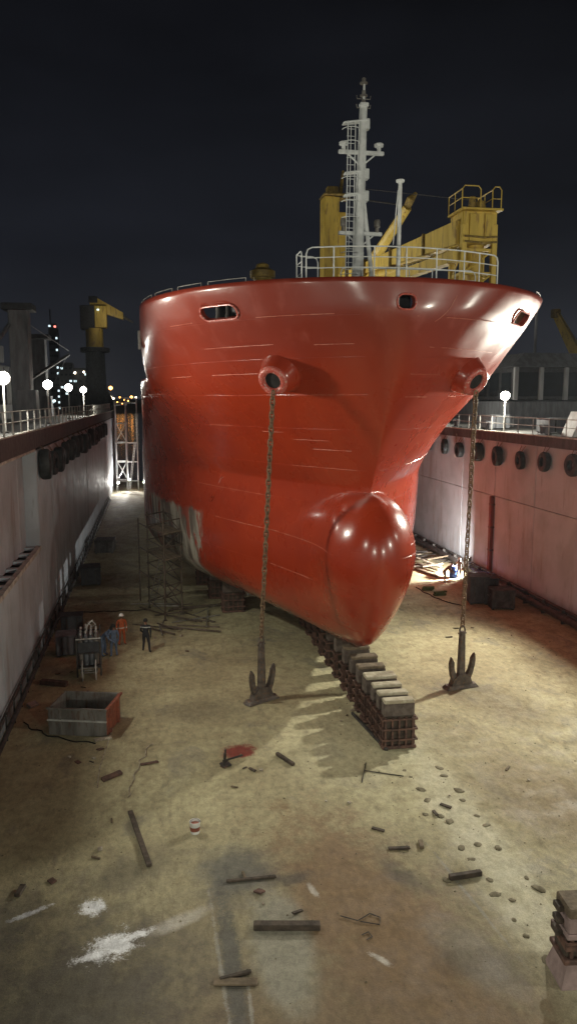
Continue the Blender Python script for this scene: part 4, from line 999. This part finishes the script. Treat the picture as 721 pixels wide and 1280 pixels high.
# ------------------------------------------------------------------ people
def cloth(name, c, zskin=1.46, stripe=None):
    t = NT(name); z = t.xyz(t.obj())[2]
    col = t.mix(t.range(t.noise(9, 4, t.obj()), .4, .65), c, tuple(v*.6 for v in c))
    if stripe: col = t.mix(t.math('MULTIPLY', t.range(z, stripe[0], stripe[0]+.005), t.range(z, stripe[0]+.05, stripe[0]+.055, 1, 0)), col, stripe[1])
    col = t.mix(t.range(z, zskin, zskin+.01), col, (.18, .09, .055))
    col = t.mix(t.range(z, .07, .09, 1, 0), col, (.02, .018, .016))
    t.bump(t.noise(14, 4, t.obj()), .5, .02); return t.done(col, .8)
POSE = {
 'stand': dict(pel=(0, 0, .95), che=(0, .01, 1.30), nec=(0, .01, 1.47), hea=(0, -.01, 1.60), top=(0, 0, 1.74),
   shL=(-.19, .01, 1.41), elL=(-.27, .03, 1.13), haL=(-.27, -.05, .88), shR=(.19, .01, 1.41), elR=(.27, .03, 1.13), haR=(.26, -.05, .88),
   hiL=(-.10, 0, .90), knL=(-.13, -.02, .50), anL=(-.15, .03, .10), toL=(-.17, -.13, .05), hiR=(.10, 0, .90), knR=(.13, -.02, .50), anR=(.15, .03, .10), toR=(.17, -.13, .05)),
 'walk': dict(pel=(0, 0, .93), che=(0, -.02, 1.29), nec=(0, -.03, 1.46), hea=(0, -.05, 1.59), top=(0, -.05, 1.73),
   shL=(-.19, -.02, 1.40), elL=(-.26, .06, 1.13), haL=(-.25, .03, .88), shR=(.19, -.02, 1.40), elR=(.26, -.05, 1.14), haR=(.22, -.22, 1.02),
   hiL=(-.10, 0, .88), knL=(-.17, .06, .49), anL=(-.22, .20, .11), toL=(-.26, .06, .05), hiR=(.10, 0, .88), knR=(.12, -.10, .50), anR=(.16, -.06, .10), toR=(.18, -.22, .05)),
 'bend': dict(pel=(0, .10, .90), che=(0, -.16, 1.16), nec=(0, -.28, 1.28), hea=(0, -.38, 1.36), top=(0, -.47, 1.46),
   shL=(-.19, -.22, 1.22), elL=(-.24, -.36, .98), haL=(-.18, -.55, .86), shR=(.19, -.22, 1.22), elR=(.24, -.36, .98), haR=(.18, -.55, .86),
   hiL=(-.10, .10, .86), knL=(-.13, 0, .48), anL=(-.14, .06, .10), toL=(-.16, -.10, .05), hiR=(.10, .10, .86), knR=(.13, 0, .48), anR=(.14, .06, .10), toR=(.16, -.10, .05)),
 'crouch': dict(pel=(0, .16, .42), che=(0, -.02, .74), nec=(0, -.12, .89), hea=(0, -.20, 1.0), top=(0, -.26, 1.12),
   shL=(-.19, -.06, .84), elL=(-.27, -.22, .62), haL=(-.16, -.42, .50), shR=(.19, -.06, .84), elR=(.27, -.22, .62), haR=(.16, -.42, .50),
   hiL=(-.11, .12, .40), knL=(-.19, -.24, .50), anL=(-.17, -.02, .10), toL=(-.20, -.18, .05), hiR=(.11, .12, .40), knR=(.19, -.24, .50), anR=(.17, -.02, .10), toR=(.20, -.18, .05)),
}
RAD = dict(pel=(.155, .125), che=(.165, .12), nec=(.06, .065), hea=(.085, .10), top=(.06, .07), shL=.075, elL=.052, haL=.038, shR=.075, elR=.052, haR=.038, hiL=.10, knL=.068, anL=.052, toL=.045, hiR=.10, knR=.068, anR=.052, toR=.045)
EDG = ['pel-che', 'che-nec', 'nec-hea', 'hea-top', 'che-shL', 'shL-elL', 'elL-haL', 'che-shR', 'shR-elR', 'elR-haR', 'pel-hiL', 'hiL-knL', 'knL-anL', 'anL-toL', 'pel-hiR', 'hiR-knR', 'knR-anR', 'anR-toR']
def person(label, loc, rz, pose, mat, hat=None, scale=1.0, group=None, cap=None):
    J = dict(POSE[pose]); rad = dict(RAD); edg = list(EDG)
    for s, sx in (('L', -1), ('R', 1)):            # fingers and thumb
        h = Vector(J['ha'+s]); el = Vector(J['el'+s]); d = (h-el).normalized(); side = d.cross(Vector((sx, 0, 0))).normalized()
        J['pa'+s] = tuple(h+d*.07); rad['pa'+s] = .030; edg.append('ha%s-pa%s' % (s, s))
        for f in range(4):
            b = h+d*.085+side*(f-1.5)*.020; c = b+d*(.045-.004*abs(f-1.3)); e = c+d*.03-Vector((sx*.014, 0, 0))
            for nme, v, r in (('f%d%s' % (f, s), b, .0095), ('g%d%s' % (f, s), c, .009), ('h%d%s' % (f, s), e, .008)): J[nme] = tuple(v); rad[nme] = r
            edg += ['pa%s-f%d%s' % (s, f, s), 'f%d%s-g%d%s' % (f, s, f, s), 'g%d%s-h%d%s' % (f, s, f, s)]
        b = h+d*.03+side*.042; c = b+d*.04+side*.015; J['t'+s] = tuple(b); J['u'+s] = tuple(c); rad['t'+s] = .012; rad['u'+s] = .010
        edg += ['ha%s-t%s' % (s, s), 't%s-u%s' % (s, s)]
    he = Vector(J['hea']); J['nos'] = tuple(he+Vector((0, -.105, -.005))); rad['nos'] = .016; edg.append('hea-nos')
    names = list(J); idx = {n: i for i, n in enumerate(names)}
    me = bpy.data.meshes.new('person_body'); me.from_pydata([J[n] for n in names], [(idx[e.split('-')[0]], idx[e.split('-')[1]]) for e in edg], [])
    t = thing('person', label, 'person', loc, rz, group); t.scale = (scale,)*3
    b = ob('body', me, t); b.modifiers.new('skin', 'SKIN'); sub = b.modifiers.new('sub', 'SUBSURF'); sub.levels = 1; sub.render_levels = 2
    for n, i in idx.items():
        r = rad[n]; me.skin_vertices[0].data[i].radius = r if isinstance(r, tuple) else (r, r); me.skin_vertices[0].data[i].use_root = n == 'pel'
    me.materials.append(mat); b.modifiers['skin'].use_smooth_shade = True
    top = Vector(J['top']); ax = (top-he).normalized(); q = Matrix.Translation(he+ax*.045) @ ax.to_track_quat('Z', 'Y').to_matrix().to_4x4()
    if hat: MB().lathe([(.165, 0), (.168, .012), (.128, .022), (.122, .07), (.09, .12), (.04, .145), (.005, .15)], 16, q).build('helmet', hat, t, True)
    else: MB().lathe([(.10, -.03), (.118, .02), (.112, .07), (.08, .115), (.03, .135)], 14, q).build('hair' if not cap else 'cap', 'dark', t, True)
    return t
C_black = cloth('black_overalls', (.012, .012, .016), stripe=(1.30, (.34, .34, .33)))
C_orange = cloth('orange_overalls', (.45, .10, .03), stripe=(.95, (.6, .6, .55)))
C_blue = cloth('faded_blue_overalls', (.12, .17, .27)); C_blue2 = cloth('dull_blue_overalls', (.10, .14, .22))
C_white = cloth('white_coverall', (.62, .60, .55), .87); C_white2 = cloth('cream_coverall', (.55, .52, .45), 1.46)
MT['hatw'] = plain('white_helmet', (.75, .75, .72), None, .35, bump=0)
p = G(183, 815); person('person in black overalls with a pale back stripe walking on the floor', p, R(172), 'walk', C_black, scale=1.04)
p = G(153, 806); person('person in orange overalls and white helmet right of the trolley', p, R(20), 'stand', C_orange, 'hatw')
p = G(131, 820); person('person in pale blue overalls leaning over next to the gas bottle trolley', p, R(65), 'bend', C_blue, scale=1.08)
p = G(143, 821); person('person in dull blue overalls standing between trolley and orange worker', p, R(-160), 'stand', C_blue2)
p = G(556, 729); person('person in white coverall bending over on the left before the scrap heap', p, R(60), 'bend', C_white, 'hatw')
p = G(573, 724); person('person in cream coverall standing right of the blue drum', p, R(-40), 'stand', C_white2, 'hatw', .92)

# ------------------------------------------------------------------ loose things on the floor
def plank(a, b, w, h, mat, label, name='timber_plank', tilt=0, cat='plank'):
    A, B = G(*a), G(*b); d = B-A
    t = MB().cham((0, 0, 0), (d.length, w, h), .012)
    if mat != 'steel': t.cham((d.length*.38, 0, h*.5+.004), (.05, w*.9, .012), .003)
    o = t.build(name, mat); o.location = (A+B)/2+Vector((0, 0, h/2+.012)); o.rotation_euler = (tilt, 0, math.atan2(d.y, d.x)); tag(o, label, cat); return o
plank((163, 1016), (187, 1084), .16, .08, 'dtimber', 'long dark plank lying alone on the left floor')
plank((317, 1161), (400, 1161), .20, .16, 'dtimber', 'thick dark timber beam in the middle foreground', 'timber_beam', 0, 'timber')
plank((283, 1103), (345, 1097), .10, .06, 'dtimber', 'thin dark batten by the oily stain')
plank((267, 1229), (322, 1229), .22, .05, 'timber', 'pale flat board near the bottom edge')
plank((275, 1226), (314, 1216), .09, .07, 'dtimber', 'short dark batten lying across the pale flat board')
plank((561, 1100), (601, 1094), .15, .14, 'dtimber', 'short round-edged timber on the right by the mud crusts', 'timber_beam', 0, 'timber')
plank((346, 944), (367, 958), .13, .12, 'dtimber', 'short dark timber right of the red paint spill', 'timber_beam', 0, 'timber')
plank((440, 893), (483, 939), .12, .10, 'steel', 'long steel bar beside the front keel blocks', 'steel_bar', 0, 'bar')
plank((452, 979), (457, 954), .035, .03, 'steel', 'thin steel rod forming the cross of the T', 'steel_rod', 0, 'rod')
plank((455, 964), (504, 971), .03, .03, 'steel', 'thin steel rod forming the stem of the T', 'steel_rod', 0, 'rod')
plank((22, 1122), (30, 1109), .16, .10, 'dtimber', 'small dark block of timber at the left edge', 'timber_offcut', 0, 'timber')
plank((485, 1062), (512, 1061), .12, .06, 'dtimber', 'small splintered board in the brown mud', 'timber_offcut', 0, 'timber')
plank((525, 1052), (527, 1062), .14, .07, 'timber', 'tiny upright offcut beside the splintered board', 'timber_offcut', 0, 'timber')
plank((128, 977), (152, 967), .20, .10, 'rustframe', 'rusty scrap plate on the floor in front of the skip', 'scrap_plate', .3, 'scrap')
plank((176, 957), (198, 953), .16, .06, 'rustframe', 'smaller rusty scrap plate right of the first', 'scrap_plate', -.2, 'scrap')
plank((118, 927), (140, 923), .16, .08, 'scrap', 'small pale rubbish at the foot of the skip', 'rubbish', .2, 'rubbish')
plank((36, 885), (47, 881), .3, .14, 'lwhite', 'small white bag by the left wall behind the skip', 'rag_bundle', .3, 'bag')
plank((52, 855), (84, 858), .3, .22, 'rustframe', 'rusty beam lying beside the trolley wheels', 'steel_beam', 0, 'beam')
for k, (a, b, c, r) in enumerate((((104, 766), (145, 764), (188, 763), .03), ((160, 1000), (168, 960), (190, 930), .02), ((30, 905), (60, 925), (118, 930), .025), ((520, 735), (548, 752), (575, 757), .03))):
    pts = [G(*a), G(*b), G(*c)]; o = pts[0]; q = []
    for i in range(17):
        u = i/16; p = pts[0].lerp(pts[1], u).lerp(pts[1].lerp(pts[2], u), u)-o; q.append(p+Vector((.06*math.sin(i*1.7), .10*math.cos(i*1.3), .03)))
    w = MB().path(q, r, 6).build('hose', 'dark' if k != 1 else 'scrap', None, True); w.location = o
    tag(w, ['dark hose running across the floor behind the black-clad person', 'thin pale cord on the floor right of the scrap plates', 'dark hose curling along the foot of the skip', 'dark cable trailing from the work light over the lit floor'][k], 'hose')
def chips():
    rr = random.Random(77); mes = [MB().cham((0, 0, 0), d, .006).mesh('debris_chip', MT[m]) for d, m in (((.32, .08, .04), 'dtimber'), ((.18, .14, .03), 'rustframe'), ((.24, .05, .05), 'timber'), ((.12, .10, .06), 'scrap'))]
    spots = [(120, 945, 40, 18), (90, 860, 40, 30), (430, 905, 45, 30), (300, 960, 60, 20), (600, 800, 60, 40), (220, 800, 50, 25), (480, 1010, 80, 40), (120, 1080, 100, 60), (620, 960, 70, 60), (350, 1120, 60, 70)]
    for i in range(46):
        cx, cy, sx, sy = spots[i % len(spots)]; p = G(cx+rr.gauss(0, sx*.5), cy+rr.gauss(0, sy*.5)); k = rr.randrange(4)
        if not (XL+.8 < p.x < XR-1.2): continue
        o = ob('debris_chip', mes[k]); o.location = (p.x, p.y, .035); o.rotation_euler = (rr.uniform(-.2, .2), rr.uniform(-.2, .2), rr.uniform(0, 3)); o.scale = (rr.uniform(.6, 1.5),)*3
        tag(o, 'tiny chip of wood or rusty metal lying on the floor', 'chip', 'debris chips')
chips()
# bent wire frame
def wires():
    pts = [G(*q)+Vector((0, 0, .03)) for q in ((425, 1146), (447, 1152), (462, 1143), (475, 1148), (474, 1157), (450, 1153))]
    o = pts[0]; w = MB().path([p-o for p in pts], .014, 5).build('bent_wire', 'steel'); w.location = o; tag(w, 'bent dark wire loop lying in the foreground', 'wire')
    pts = [G(*q)+Vector((0, 0, .03)) for q in ((452, 1170), (460, 1166), (465, 1172), (458, 1176))]
    o = pts[0]; w = MB().path([p-o for p in pts], .014, 5).build('bent_wire', 'steel'); w.location = o; tag(w, 'small bent wire scrap below the larger wire loop', 'wire')
    pts = [G(*q)+Vector((0, 0, .02)) for q in ((146, 898), (135, 930), (125, 960), (122, 985))]
    o = pts[0]; w = MB().path([p-o for p in pts], .02, 5).build('rope', 'scrap'); w.location = o; tag(w, 'thin rope trailing on the floor from the skip', 'rope')
wires()
# paint stand and bucket
def stand():
    p = G(285, 958); t = thing('paint_stand', 'small dark metal stand left of the red paint spill', 'stand', p, R(20))
    MB().cham((.25, .1, .22), (1.0, .07, .06), .01, (0, .12, .3)).build('bar', 'steel', t)
    for x, y in ((-.15, 0), (.0, .25)): MB().tube((x, y, .0), (x+.02, y, .55), .035, 6).build('leg', 'steel', t)
    MB().cham((-.05, .1, .05), (.35, .35, .08), .02).build('foot', 'steel', t)
stand()
def bucket():
    p = G(244, 1041); t = thing('paint_bucket', 'small white paint bucket with orange band on the left floor', 'bucket', p)
    MB().lathe([(.135, 0), (.14, .02), (.165, .36), (.175, .37), (.175, .39), (.155, .39), (.13, .05)], 18).build('pail', 'hatw', t, True)
    MB().lathe([(.1495, .1), (.1590, .235), (.1575, .236), (.148, .099)], 18, None, True).build('band', 'orange', t, True)
    MB().path([(.17*math.cos(R(a)), -.05, .36+.14*math.sin(R(a))) for a in range(0, 181, 20)], .007, 4).build('handle', 'steel', t)
    MB().lathe([(.151, .30), (.02, .302)], 16).build('paint', 'seam', t)
bucket()
# mud crusts left where keel blocks stood
def crusts():
    rr = random.Random(31); mes = []
    for k in range(4):
        bm = bmesh.new(); bmesh.ops.create_icosphere(bm, subdivisions=2, radius=1)
        for v in bm.verts: v.co = v.co*rr.uniform(.72, 1.15); v.co.z = max(v.co.z, -.25)
        me = bpy.data.meshes.new('mud_crust'); bm.to_mesh(me); bm.free(); me.materials.append(MT['stone']); me.polygons.foreach_set('use_smooth', [True]*len(me.polygons)); mes.append(me)
    P = [(506, 963), (513, 971), (527, 987), (535, 1000), (552, 1020), (560, 1027), (577, 1060), (588, 1074), (607, 1032), (620, 1118), (643, 1150), (659, 1097), (673, 1111), (658, 1170), (683, 1200), (547, 960), (555, 970), (572, 988), (596, 1020), (579, 1000), (612, 1100), (640, 1125), (598, 1056), (530, 1018), (622, 1060), (560, 1100)]
    for i, q in enumerate(P):
        p = G(*q); o = ob('mud_crust', mes[i % 4]); o.location = (p.x+rr.uniform(-.05, .05), p.y, .0); s = rr.uniform(.07, .15)
        o.scale = (s*rr.uniform(1, 1.7), s, s*rr.uniform(.25, .5)); o.rotation_euler = (0, 0, rr.uniform(0, 3)); tag(o, 'small mud crust lump on the pale silt of the right floor', 'lump', 'mud crust lumps')
crusts()
# fine grit
def grit():
    rr = random.Random(8); m = MB()
    for i in range(1800):
        x = rr.uniform(XL+.3, XR-.5); y = 11+ (rr.random()**1.6)*45; s = rr.uniform(.008, .03)*(1+.02*(y-11)); a = rr.uniform(0, 6)
        c, d = math.cos(a)*s, math.sin(a)*s
        m.add([(x-c, y-d, 0), (x+d, y-c, 0), (x+c, y+d, 0), (x-d, y+c, 0), (x, y, s*rr.uniform(.5, 1.1))], [(0, 1, 4), (1, 2, 4), (2, 3, 4), (3, 0, 4)])
    o = m.build('grit', 'stone'); stuff(o); tag(o, 'fine grit and blasting crumbs strewn over the dock floor', 'grit')
grit()

# ------------------------------------------------------------------ harbour beyond the walls
def harbour_crane():
    p = W(121, 490, 150); t = thing('harbour_crane', 'dark slewing harbour crane with yellow head and jib beyond the left wall', 'crane', (p.x, 150, -.6))
    t.scale = (1, 1, .875)
    MB().lathe([(3.2, 0), (3.0, 16), (1.9, 18.5), (1.75, 26)], 16).build('tower', 'nightdark', t, True)
    MB().lathe([(2.6, 26), (2.7, 26.1), (2.7, 26.9), (2.6, 27.0)], 16).build('gallery', 'nightdark', t, True)
    MB().lathe([(1.6, 27), (1.6, 31)], 14).build('slew_column', 'yellow', t, True)
    MB().cham((-1.1, 0, 33.2), (2.6, 2.6, 5.0), .1).build('machine_house', 'nightdark', t)
    MB().cham((1.3, -.2, 33.4), (2.2, 2.2, 4.6), .1).build('cab', 'yellow', t)
    m = MB(); m.prism([(-.6, 36.6), (.8, 37.3), (5.4, 34.4), (5.4, 32.9), (1.8, 34.2), (-.6, 34.5)], -.6, .6); m.build('jib', 'yellow', t)
    MB().tube((5.2, 0, 33.7), (7.2, 0, 32.4), .35, 8, .15).build('jib_tip', 'galv', t)
    MB().cham((0, 0, 37.0), (1.6, 1.6, 1.4), .1).build('apex_sheave', 'nightdark', t)
    MB().lathe([(.05, 0), (.22, .05), (.22, .3), (.05, .35)], 10, Matrix.Translation((.9, -1.6, 34.6))).build('cab_lamp', 'winlit', t, True)
    light('crane_fill', 'POINT', (3.2, -5.0, 33.4), 160, (1, .9, .7), t, .3)  # added light hung before the cab to brighten the crane head
harbour_crane()
def moored_ship():
    t = thing('moored_vessel', 'dim grey moored vessel with two masts beyond the left dock wall', 'ship', (-16, 62, -.6))
    MB().cham((0, 10, 6), (10, 75, 12), .5).build('hull', 'nightdark', t)
    MB().cham((-2.0, 4, 13.8), (7, 26, 4.0), .1).build('deckhouse', 'nightwall', t)
    MB().cham((-1.5, 22, 14.6), (7, 20, 5.2), .1).build('deckhouse', 'nightwall', t)
    for (px, py0, yy, w, hb) in ((24, 388, 62, 1.4, 0), (48, 424, 84, 1.5, 0)):
        top = W(px, py0, yy); h = top.z+.6
        m = MB(); m.cham((top.x+16, yy-62, h/2), (w, 1.6, h), .06); m.box((top.x+16+.45, yy-62-.4, h*.36), (w*1.25, 1.9, h*.7), None, (.75, .8)); m.build('derrick_post', 'nightwall', t)
        MB().cham((top.x+16, yy-62, h+.2), (w*1.6, 2.2, .5), .05).build('mast_head', 'nightdark', t)
    for k, (x, y, z, d) in enumerate(((2.4, -6, 13.4, (2, 3, 2.6)), (1.5, -1, 17.2, (2.4, 2, 1.8)), (2.8, 9, 14.6, (1.6, 4, 2.2)), (.5, 14, 18.2, (3, 3, 1.6)), (2.5, 24, 15.6, (1.8, 5, 3)))): MB().cham((x, y, z), d, .08).build('deck_gear', 'nightwall' if k % 2 else 'nightdark', t)
    for (a, b) in (((5.6, 0, 20), (3.4, -9, 14)), ((5.6, 0, 20.2), (3.0, 16, 15)), ((7.3, 22, 18.6), (3.6, 12, 15)), ((7.3, 22, 18.8), (4, 34, 15.5)), ((5.6, 0, 20.4), (7.3, 22, 19))): MB().tube(a, b, .16 if b[2] < 15.2 else .04, 6).build('derrick_boom' if b[2] < 15.2 else 'rigging_wire', 'nightwall', t)
    for y in range(-4, 30, 3): MB().tube((2.2, y, 15.8), (2.2, y, 17.0), .05, 5).build('stanchion', 'nightwall', t)
    MB().tube((2.2, -4, 17.0), (2.2, 29, 17.0), .05, 5).build('top_rail', 'nightwall', t)
    for y in (-3, 0, 3, 6): MB().cham((1.56, y, 14.0), (.1, 1.4, 1.1), .02).build('window', 'glass', t)
    p = W(68, 503, 70); MB().lathe([(.05, 0), (.14, .05), (.14, .2), (.05, .25)], 8, Matrix.Translation(p-Vector((-16, 62, -.6)))).build('deck_lamp', 'winlit', t, True)
moored_ship()
def high_rise():
    a, b = W(62, 410, 620), W(75, 470, 620); w = b.x-a.x; t = thing('high_rise', 'far dark high-rise with a column of lit windows', 'building', ((a.x+b.x)/2, 620, -.6))
    h = a.z+.6; MB().cham((0, 0, h/2), (w, 12, h), .2).build('tower_block', 'nightdark', t)
    MB().tube((-w*.35, 0, h), (-w*.35, 0, h+14), .5, 6).build('antenna', 'nightdark', t)
    MB().cham((w*.1, -2, h+1.5), (w*.6, 6, 3), .2).build('plant_room', 'nightdark', t)
    for x, z, mm in ((-.35, h+1, 'winlit'), (.3, h+.6, 'redlit')): MB().box((x*w, -6.3, z), (1.6, .3, 1.3)).build('roof_light', mm, t)
    rr = random.Random(4); wm = MB().box((0, 0, 0), (1.3, .2, 1.5)).mesh('window', MT['winlit']); dm = MB().box((0, 0, 0), (1.3, .2, 1.5)).mesh('window', MT['glass'])
    for k in range(17):
        z = h-8-k*4.4
        for c in range(4):
            lit = (c == 3 and rr.random() < .65) or rr.random() < .05
            ob('window', wm if lit else dm, t, (-w*.36+c*w*.26, -6.06, z))
high_rise()
def low_rise(px0, px1, pyt, Y, label, seed):
    a, b = W(px0, pyt, Y), W(px1, pyt, Y); w = b.x-a.x; h = a.z+.6; rr = random.Random(seed)
    t = thing('waterfront_building', label, 'building', ((a.x+b.x)/2, Y, -.6))
    MB().cham((0, 0, h/2), (w, 14, h), .3).build('wall', 'nightdark', t); MB().box((0, 0, h+.4), (w*.9, 12, .8)).build('roof', 'nightdark', t)
    wm = MB().box((0, 0, 0), (1.5, .2, 1.2)).mesh('window', MT['winlit']); dm = MB().box((0, 0, 0), (1.5, .2, 1.2)).mesh('window', MT['glass'])
    n = max(3, int(w/4))
    for k in range(max(1, int((h-14)/4))):
        for c in range(n): ob('window', wm if rr.random() < .22 else dm, t, (-w/2+(c+.5)*w/n, -7.06, h-3-4*k))
low_rise(76, 92, 455, 520, 'far dim office block right of the high-rise', 1)
low_rise(92, 112, 462, 480, 'far dim block with white lights left of the harbour crane', 2)
low_rise(42, 62, 468, 560, 'far dim block left of the high-rise', 3)
m = MB().add([(-900, 900, -.55), (900, 900, -.55), (900, 1500, -.55), (-900, 1500, -.55), (-900, 960, 9), (900, 960, 9), (900, 1500, 14), (-900, 1500, 14)], [(0, 1, 5, 4), (4, 5, 6, 7), (0, 4, 7, 3), (1, 2, 6, 5)])
struct(m.build('far_shore', 'land'))
rr = random.Random(17)
for i, (px, py, s, mm) in enumerate(((138.5, 485, 2.2, 'w'), (120, 496, 1.3, 'h'), (127, 496.5, 1.2, 'h'), (138, 496.5, 1.9, 'h'), (142, 498, 1.2, 'h'), (150, 497, 1.1, 'w'), (156, 500, 1.0, 'w'), (160.5, 501, .8, 'w'), (164.5, 496.5, 1.6, 'w'), (170, 497, 1.2, 'h'), (147, 503, 1.0, 'w'), (153, 504, 1.0, 'w'), (94, 466, 1.3, 'h'), (105, 465, 1.1, 'h'))):
    Y = 860 if i < 12 else 470; p = W(px, py, Y); t = thing('shore_lamp', '%s small %s light from the left on the far shore' % (ORD[[12, 13, 0, 1, 2, 3, 4, 5, 6, 7, 8, 9, 10, 11].index(i)] if i in (0,) else ORD[i], 'orange' if mm == 'w' else 'white'), 'lamp', (p.x, Y, -.6), 0, 'shore lights')
    k = Y/860
    MB().tube((0, 0, 0), (0, 0, p.z+.6-s*k), .25, 6).build('pole', 'nightdark', t)
    MB().lathe([(.1, -s), (s*.75, -s*.6), (s, 0), (s*.75, s*.6), (.1, s)], 10, Matrix.Translation((0, 0, p.z+.6)) @ Matrix.Scale(k, 4)).build('globe', 'shorewarm' if mm == 'w' else 'shorewhite', t, True)
# right: wheelhouse of a vessel moored outside the right wall
def right_vessel():
    a = W(640, 530, 66); t = thing('moored_vessel', 'pale wheelhouse of a vessel moored beyond the right dock wall', 'ship', (a.x, 66, -.6))
    MB().cham((9, 16, 5.5), (22, 44, 11), .4).build('hull', 'nightdark', t)
    MB().cham((8, 8, 12.4), (17, 16, 2.8), .1).build('deckhouse', 'nightwall', t)
    w = MB(); w.cham((8, 8, 15.4), (15.6, 14.6, 3.0), .08); w.build('wheelhouse', 'nightdark', t)
    for i in range(7): MB().cham((.45+i*2.5, .6, 15.4), (.42, .3, 3.0), .03).build('mullion', 'pale', t)
    for i in range(6): MB().cham((1.7+i*2.5, .66, 15.35), (2.0, .06, 2.2), .02).build('window', 'glass', t)
    for i in range(5): MB().cham((.16, 2+i*2.6, 15.35), (.06, 2.0, 2.2), .02).build('window', 'glass', t)
    m = MB(); m.add([(-.6, -.6, 16.9), (17, -.6, 16.9), (17, 16.6, 16.9), (-.6, 16.6, 16.9), (1.2, .6, 18.2), (16, .6, 18.2), (16, 15, 18.2), (1.2, 15, 18.2)], [(3, 2, 1, 0), (4, 5, 6, 7), (0, 1, 5, 4), (1, 2, 6, 5), (2, 3, 7, 6), (3, 0, 4, 7)]); m.build('roof', 'nightwall', t)
    MB().tube((5, 6, 18), (5, 6, 24), .15, 8).build('mast', 'nightwall', t)
    for x in range(0, 17, 2): MB().tube((x, -.1, 11), (x, -.1, 12.2), .05, 5).build('stanchion', 'pale', t)
    MB().tube((0, -.1, 12.2), (16, -.1, 12.2), .05, 5).build('top_rail', 'pale', t)
right_vessel()
def right_jib():
    a, b = W(694, 392, 92), W(740, 480, 92); t = thing('luffing_jib', 'dim yellow crane jib sloping down at the right edge', 'crane', (b.x, 92, -.6))
    A = a-Vector((b.x, 92, -.6)); B = b-Vector((b.x, 92, -.6))
    MB().tube(A, B, .55, 4, 1.2).build('jib', 'yellow', t); MB().lathe([(1.6, 0), (1.5, B.z)], 12, Matrix.Translation((B.x, 0, 0))).build('pedestal', 'nightdark', t, True)
    MB().cham(B, (3, 3, 3), .2).build('machine_house', 'ydark', t); MB().cham(A, (1.0, .9, 1.1), .1).build('jib_head', 'ydark', t)
right_jib()
# gear on the right dock deck
def deck_gear():
    a = W(716, 545, 44.5)
    t = thing('deck_locker', 'white slant-topped locker by the right railing', 'locker', (a.x+.4, 44.5, 11.02))
    m = MB(); m.prism([(-.9, 0), (1.1, 0), (1.1, 1.55), (-.25, 1.55)], -.7, .7); m.build('body', 'white', t); MB().box((.5, -.73, .75), (.7, .05, 1.1)).build('door', 'lwhite', t); MB().box((.2, -.77, .8), (.04, .06, .14)).build('handle', 'steel', t)
    for k, (x, y, d, lab) in enumerate(((26.6, 57, (1.6, 1.8, 1.0), 'dark winch housing on the right dock deck behind the lamp'), (27.2, 49, (1.8, 1.6, .9), 'dark box on the right dock deck left of the white locker'))):
        o = crate('winch_housing', lab, (x, y, 11.02), R(5*k), d, 'nightwall', 'machine')
    for k, y in enumerate((47, 55.5, 62)):
        t = thing('bollard', '%s twin mooring bollard on the right dock deck' % ORD[k], 'bollard', (25.4, y, 11.02), 0, 'bollards on the right dock deck')
        for s in (-.3, .3): MB().lathe([(.16, 0), (.16, .5), (.22, .56), (.22, .64), (.1, .68)], 14, Matrix.Translation((0, s, 0))).build('post', 'nightwall', t, True)
        MB().cham((0, 0, .03), (.5, 1.1, .06), .01).build('base_plate', 'steel', t)
deck_gear()
# rope hanging off the right wall beside the hull
m = MB().path([Vector(q) for q in ((0, 0, 0), (.02, .05, -.6), (-.05, .1, -1.5), (.05, .2, -1.9), (.15, .3, -1.2), (.1, .4, -.2))], .03, 5)
o = m.build('mooring_rope', 'scrap'); o.location = (XR-.25, 58.9, 10.6); tag(o, 'pale rope looped over the edge of the right wall beside the hull', 'rope')

# ------------------------------------------------------------------ night air
def haze():
    hz = MB().box((0, 640, 55), (1900, 1800, 113)).build('haze', None); stuff(hz); tag(hz, 'thin damp night haze filling the dock and harbour air', 'haze')
    m = bpy.data.materials.new('haze_volume'); m.use_nodes = True; nt = m.node_tree; nt.nodes.remove(nt.nodes['Principled BSDF'])
    v = nt.nodes.new('ShaderNodeVolumePrincipled'); v.inputs['Color'].default_value = (.85, .9, 1, 1); v.inputs['Density'].default_value = .00012; v.inputs['Anisotropy'].default_value = .55
    nt.links.new(v.outputs[0], nt.nodes['Material Output'].inputs['Volume']); hz.data.materials.append(m)
haze()
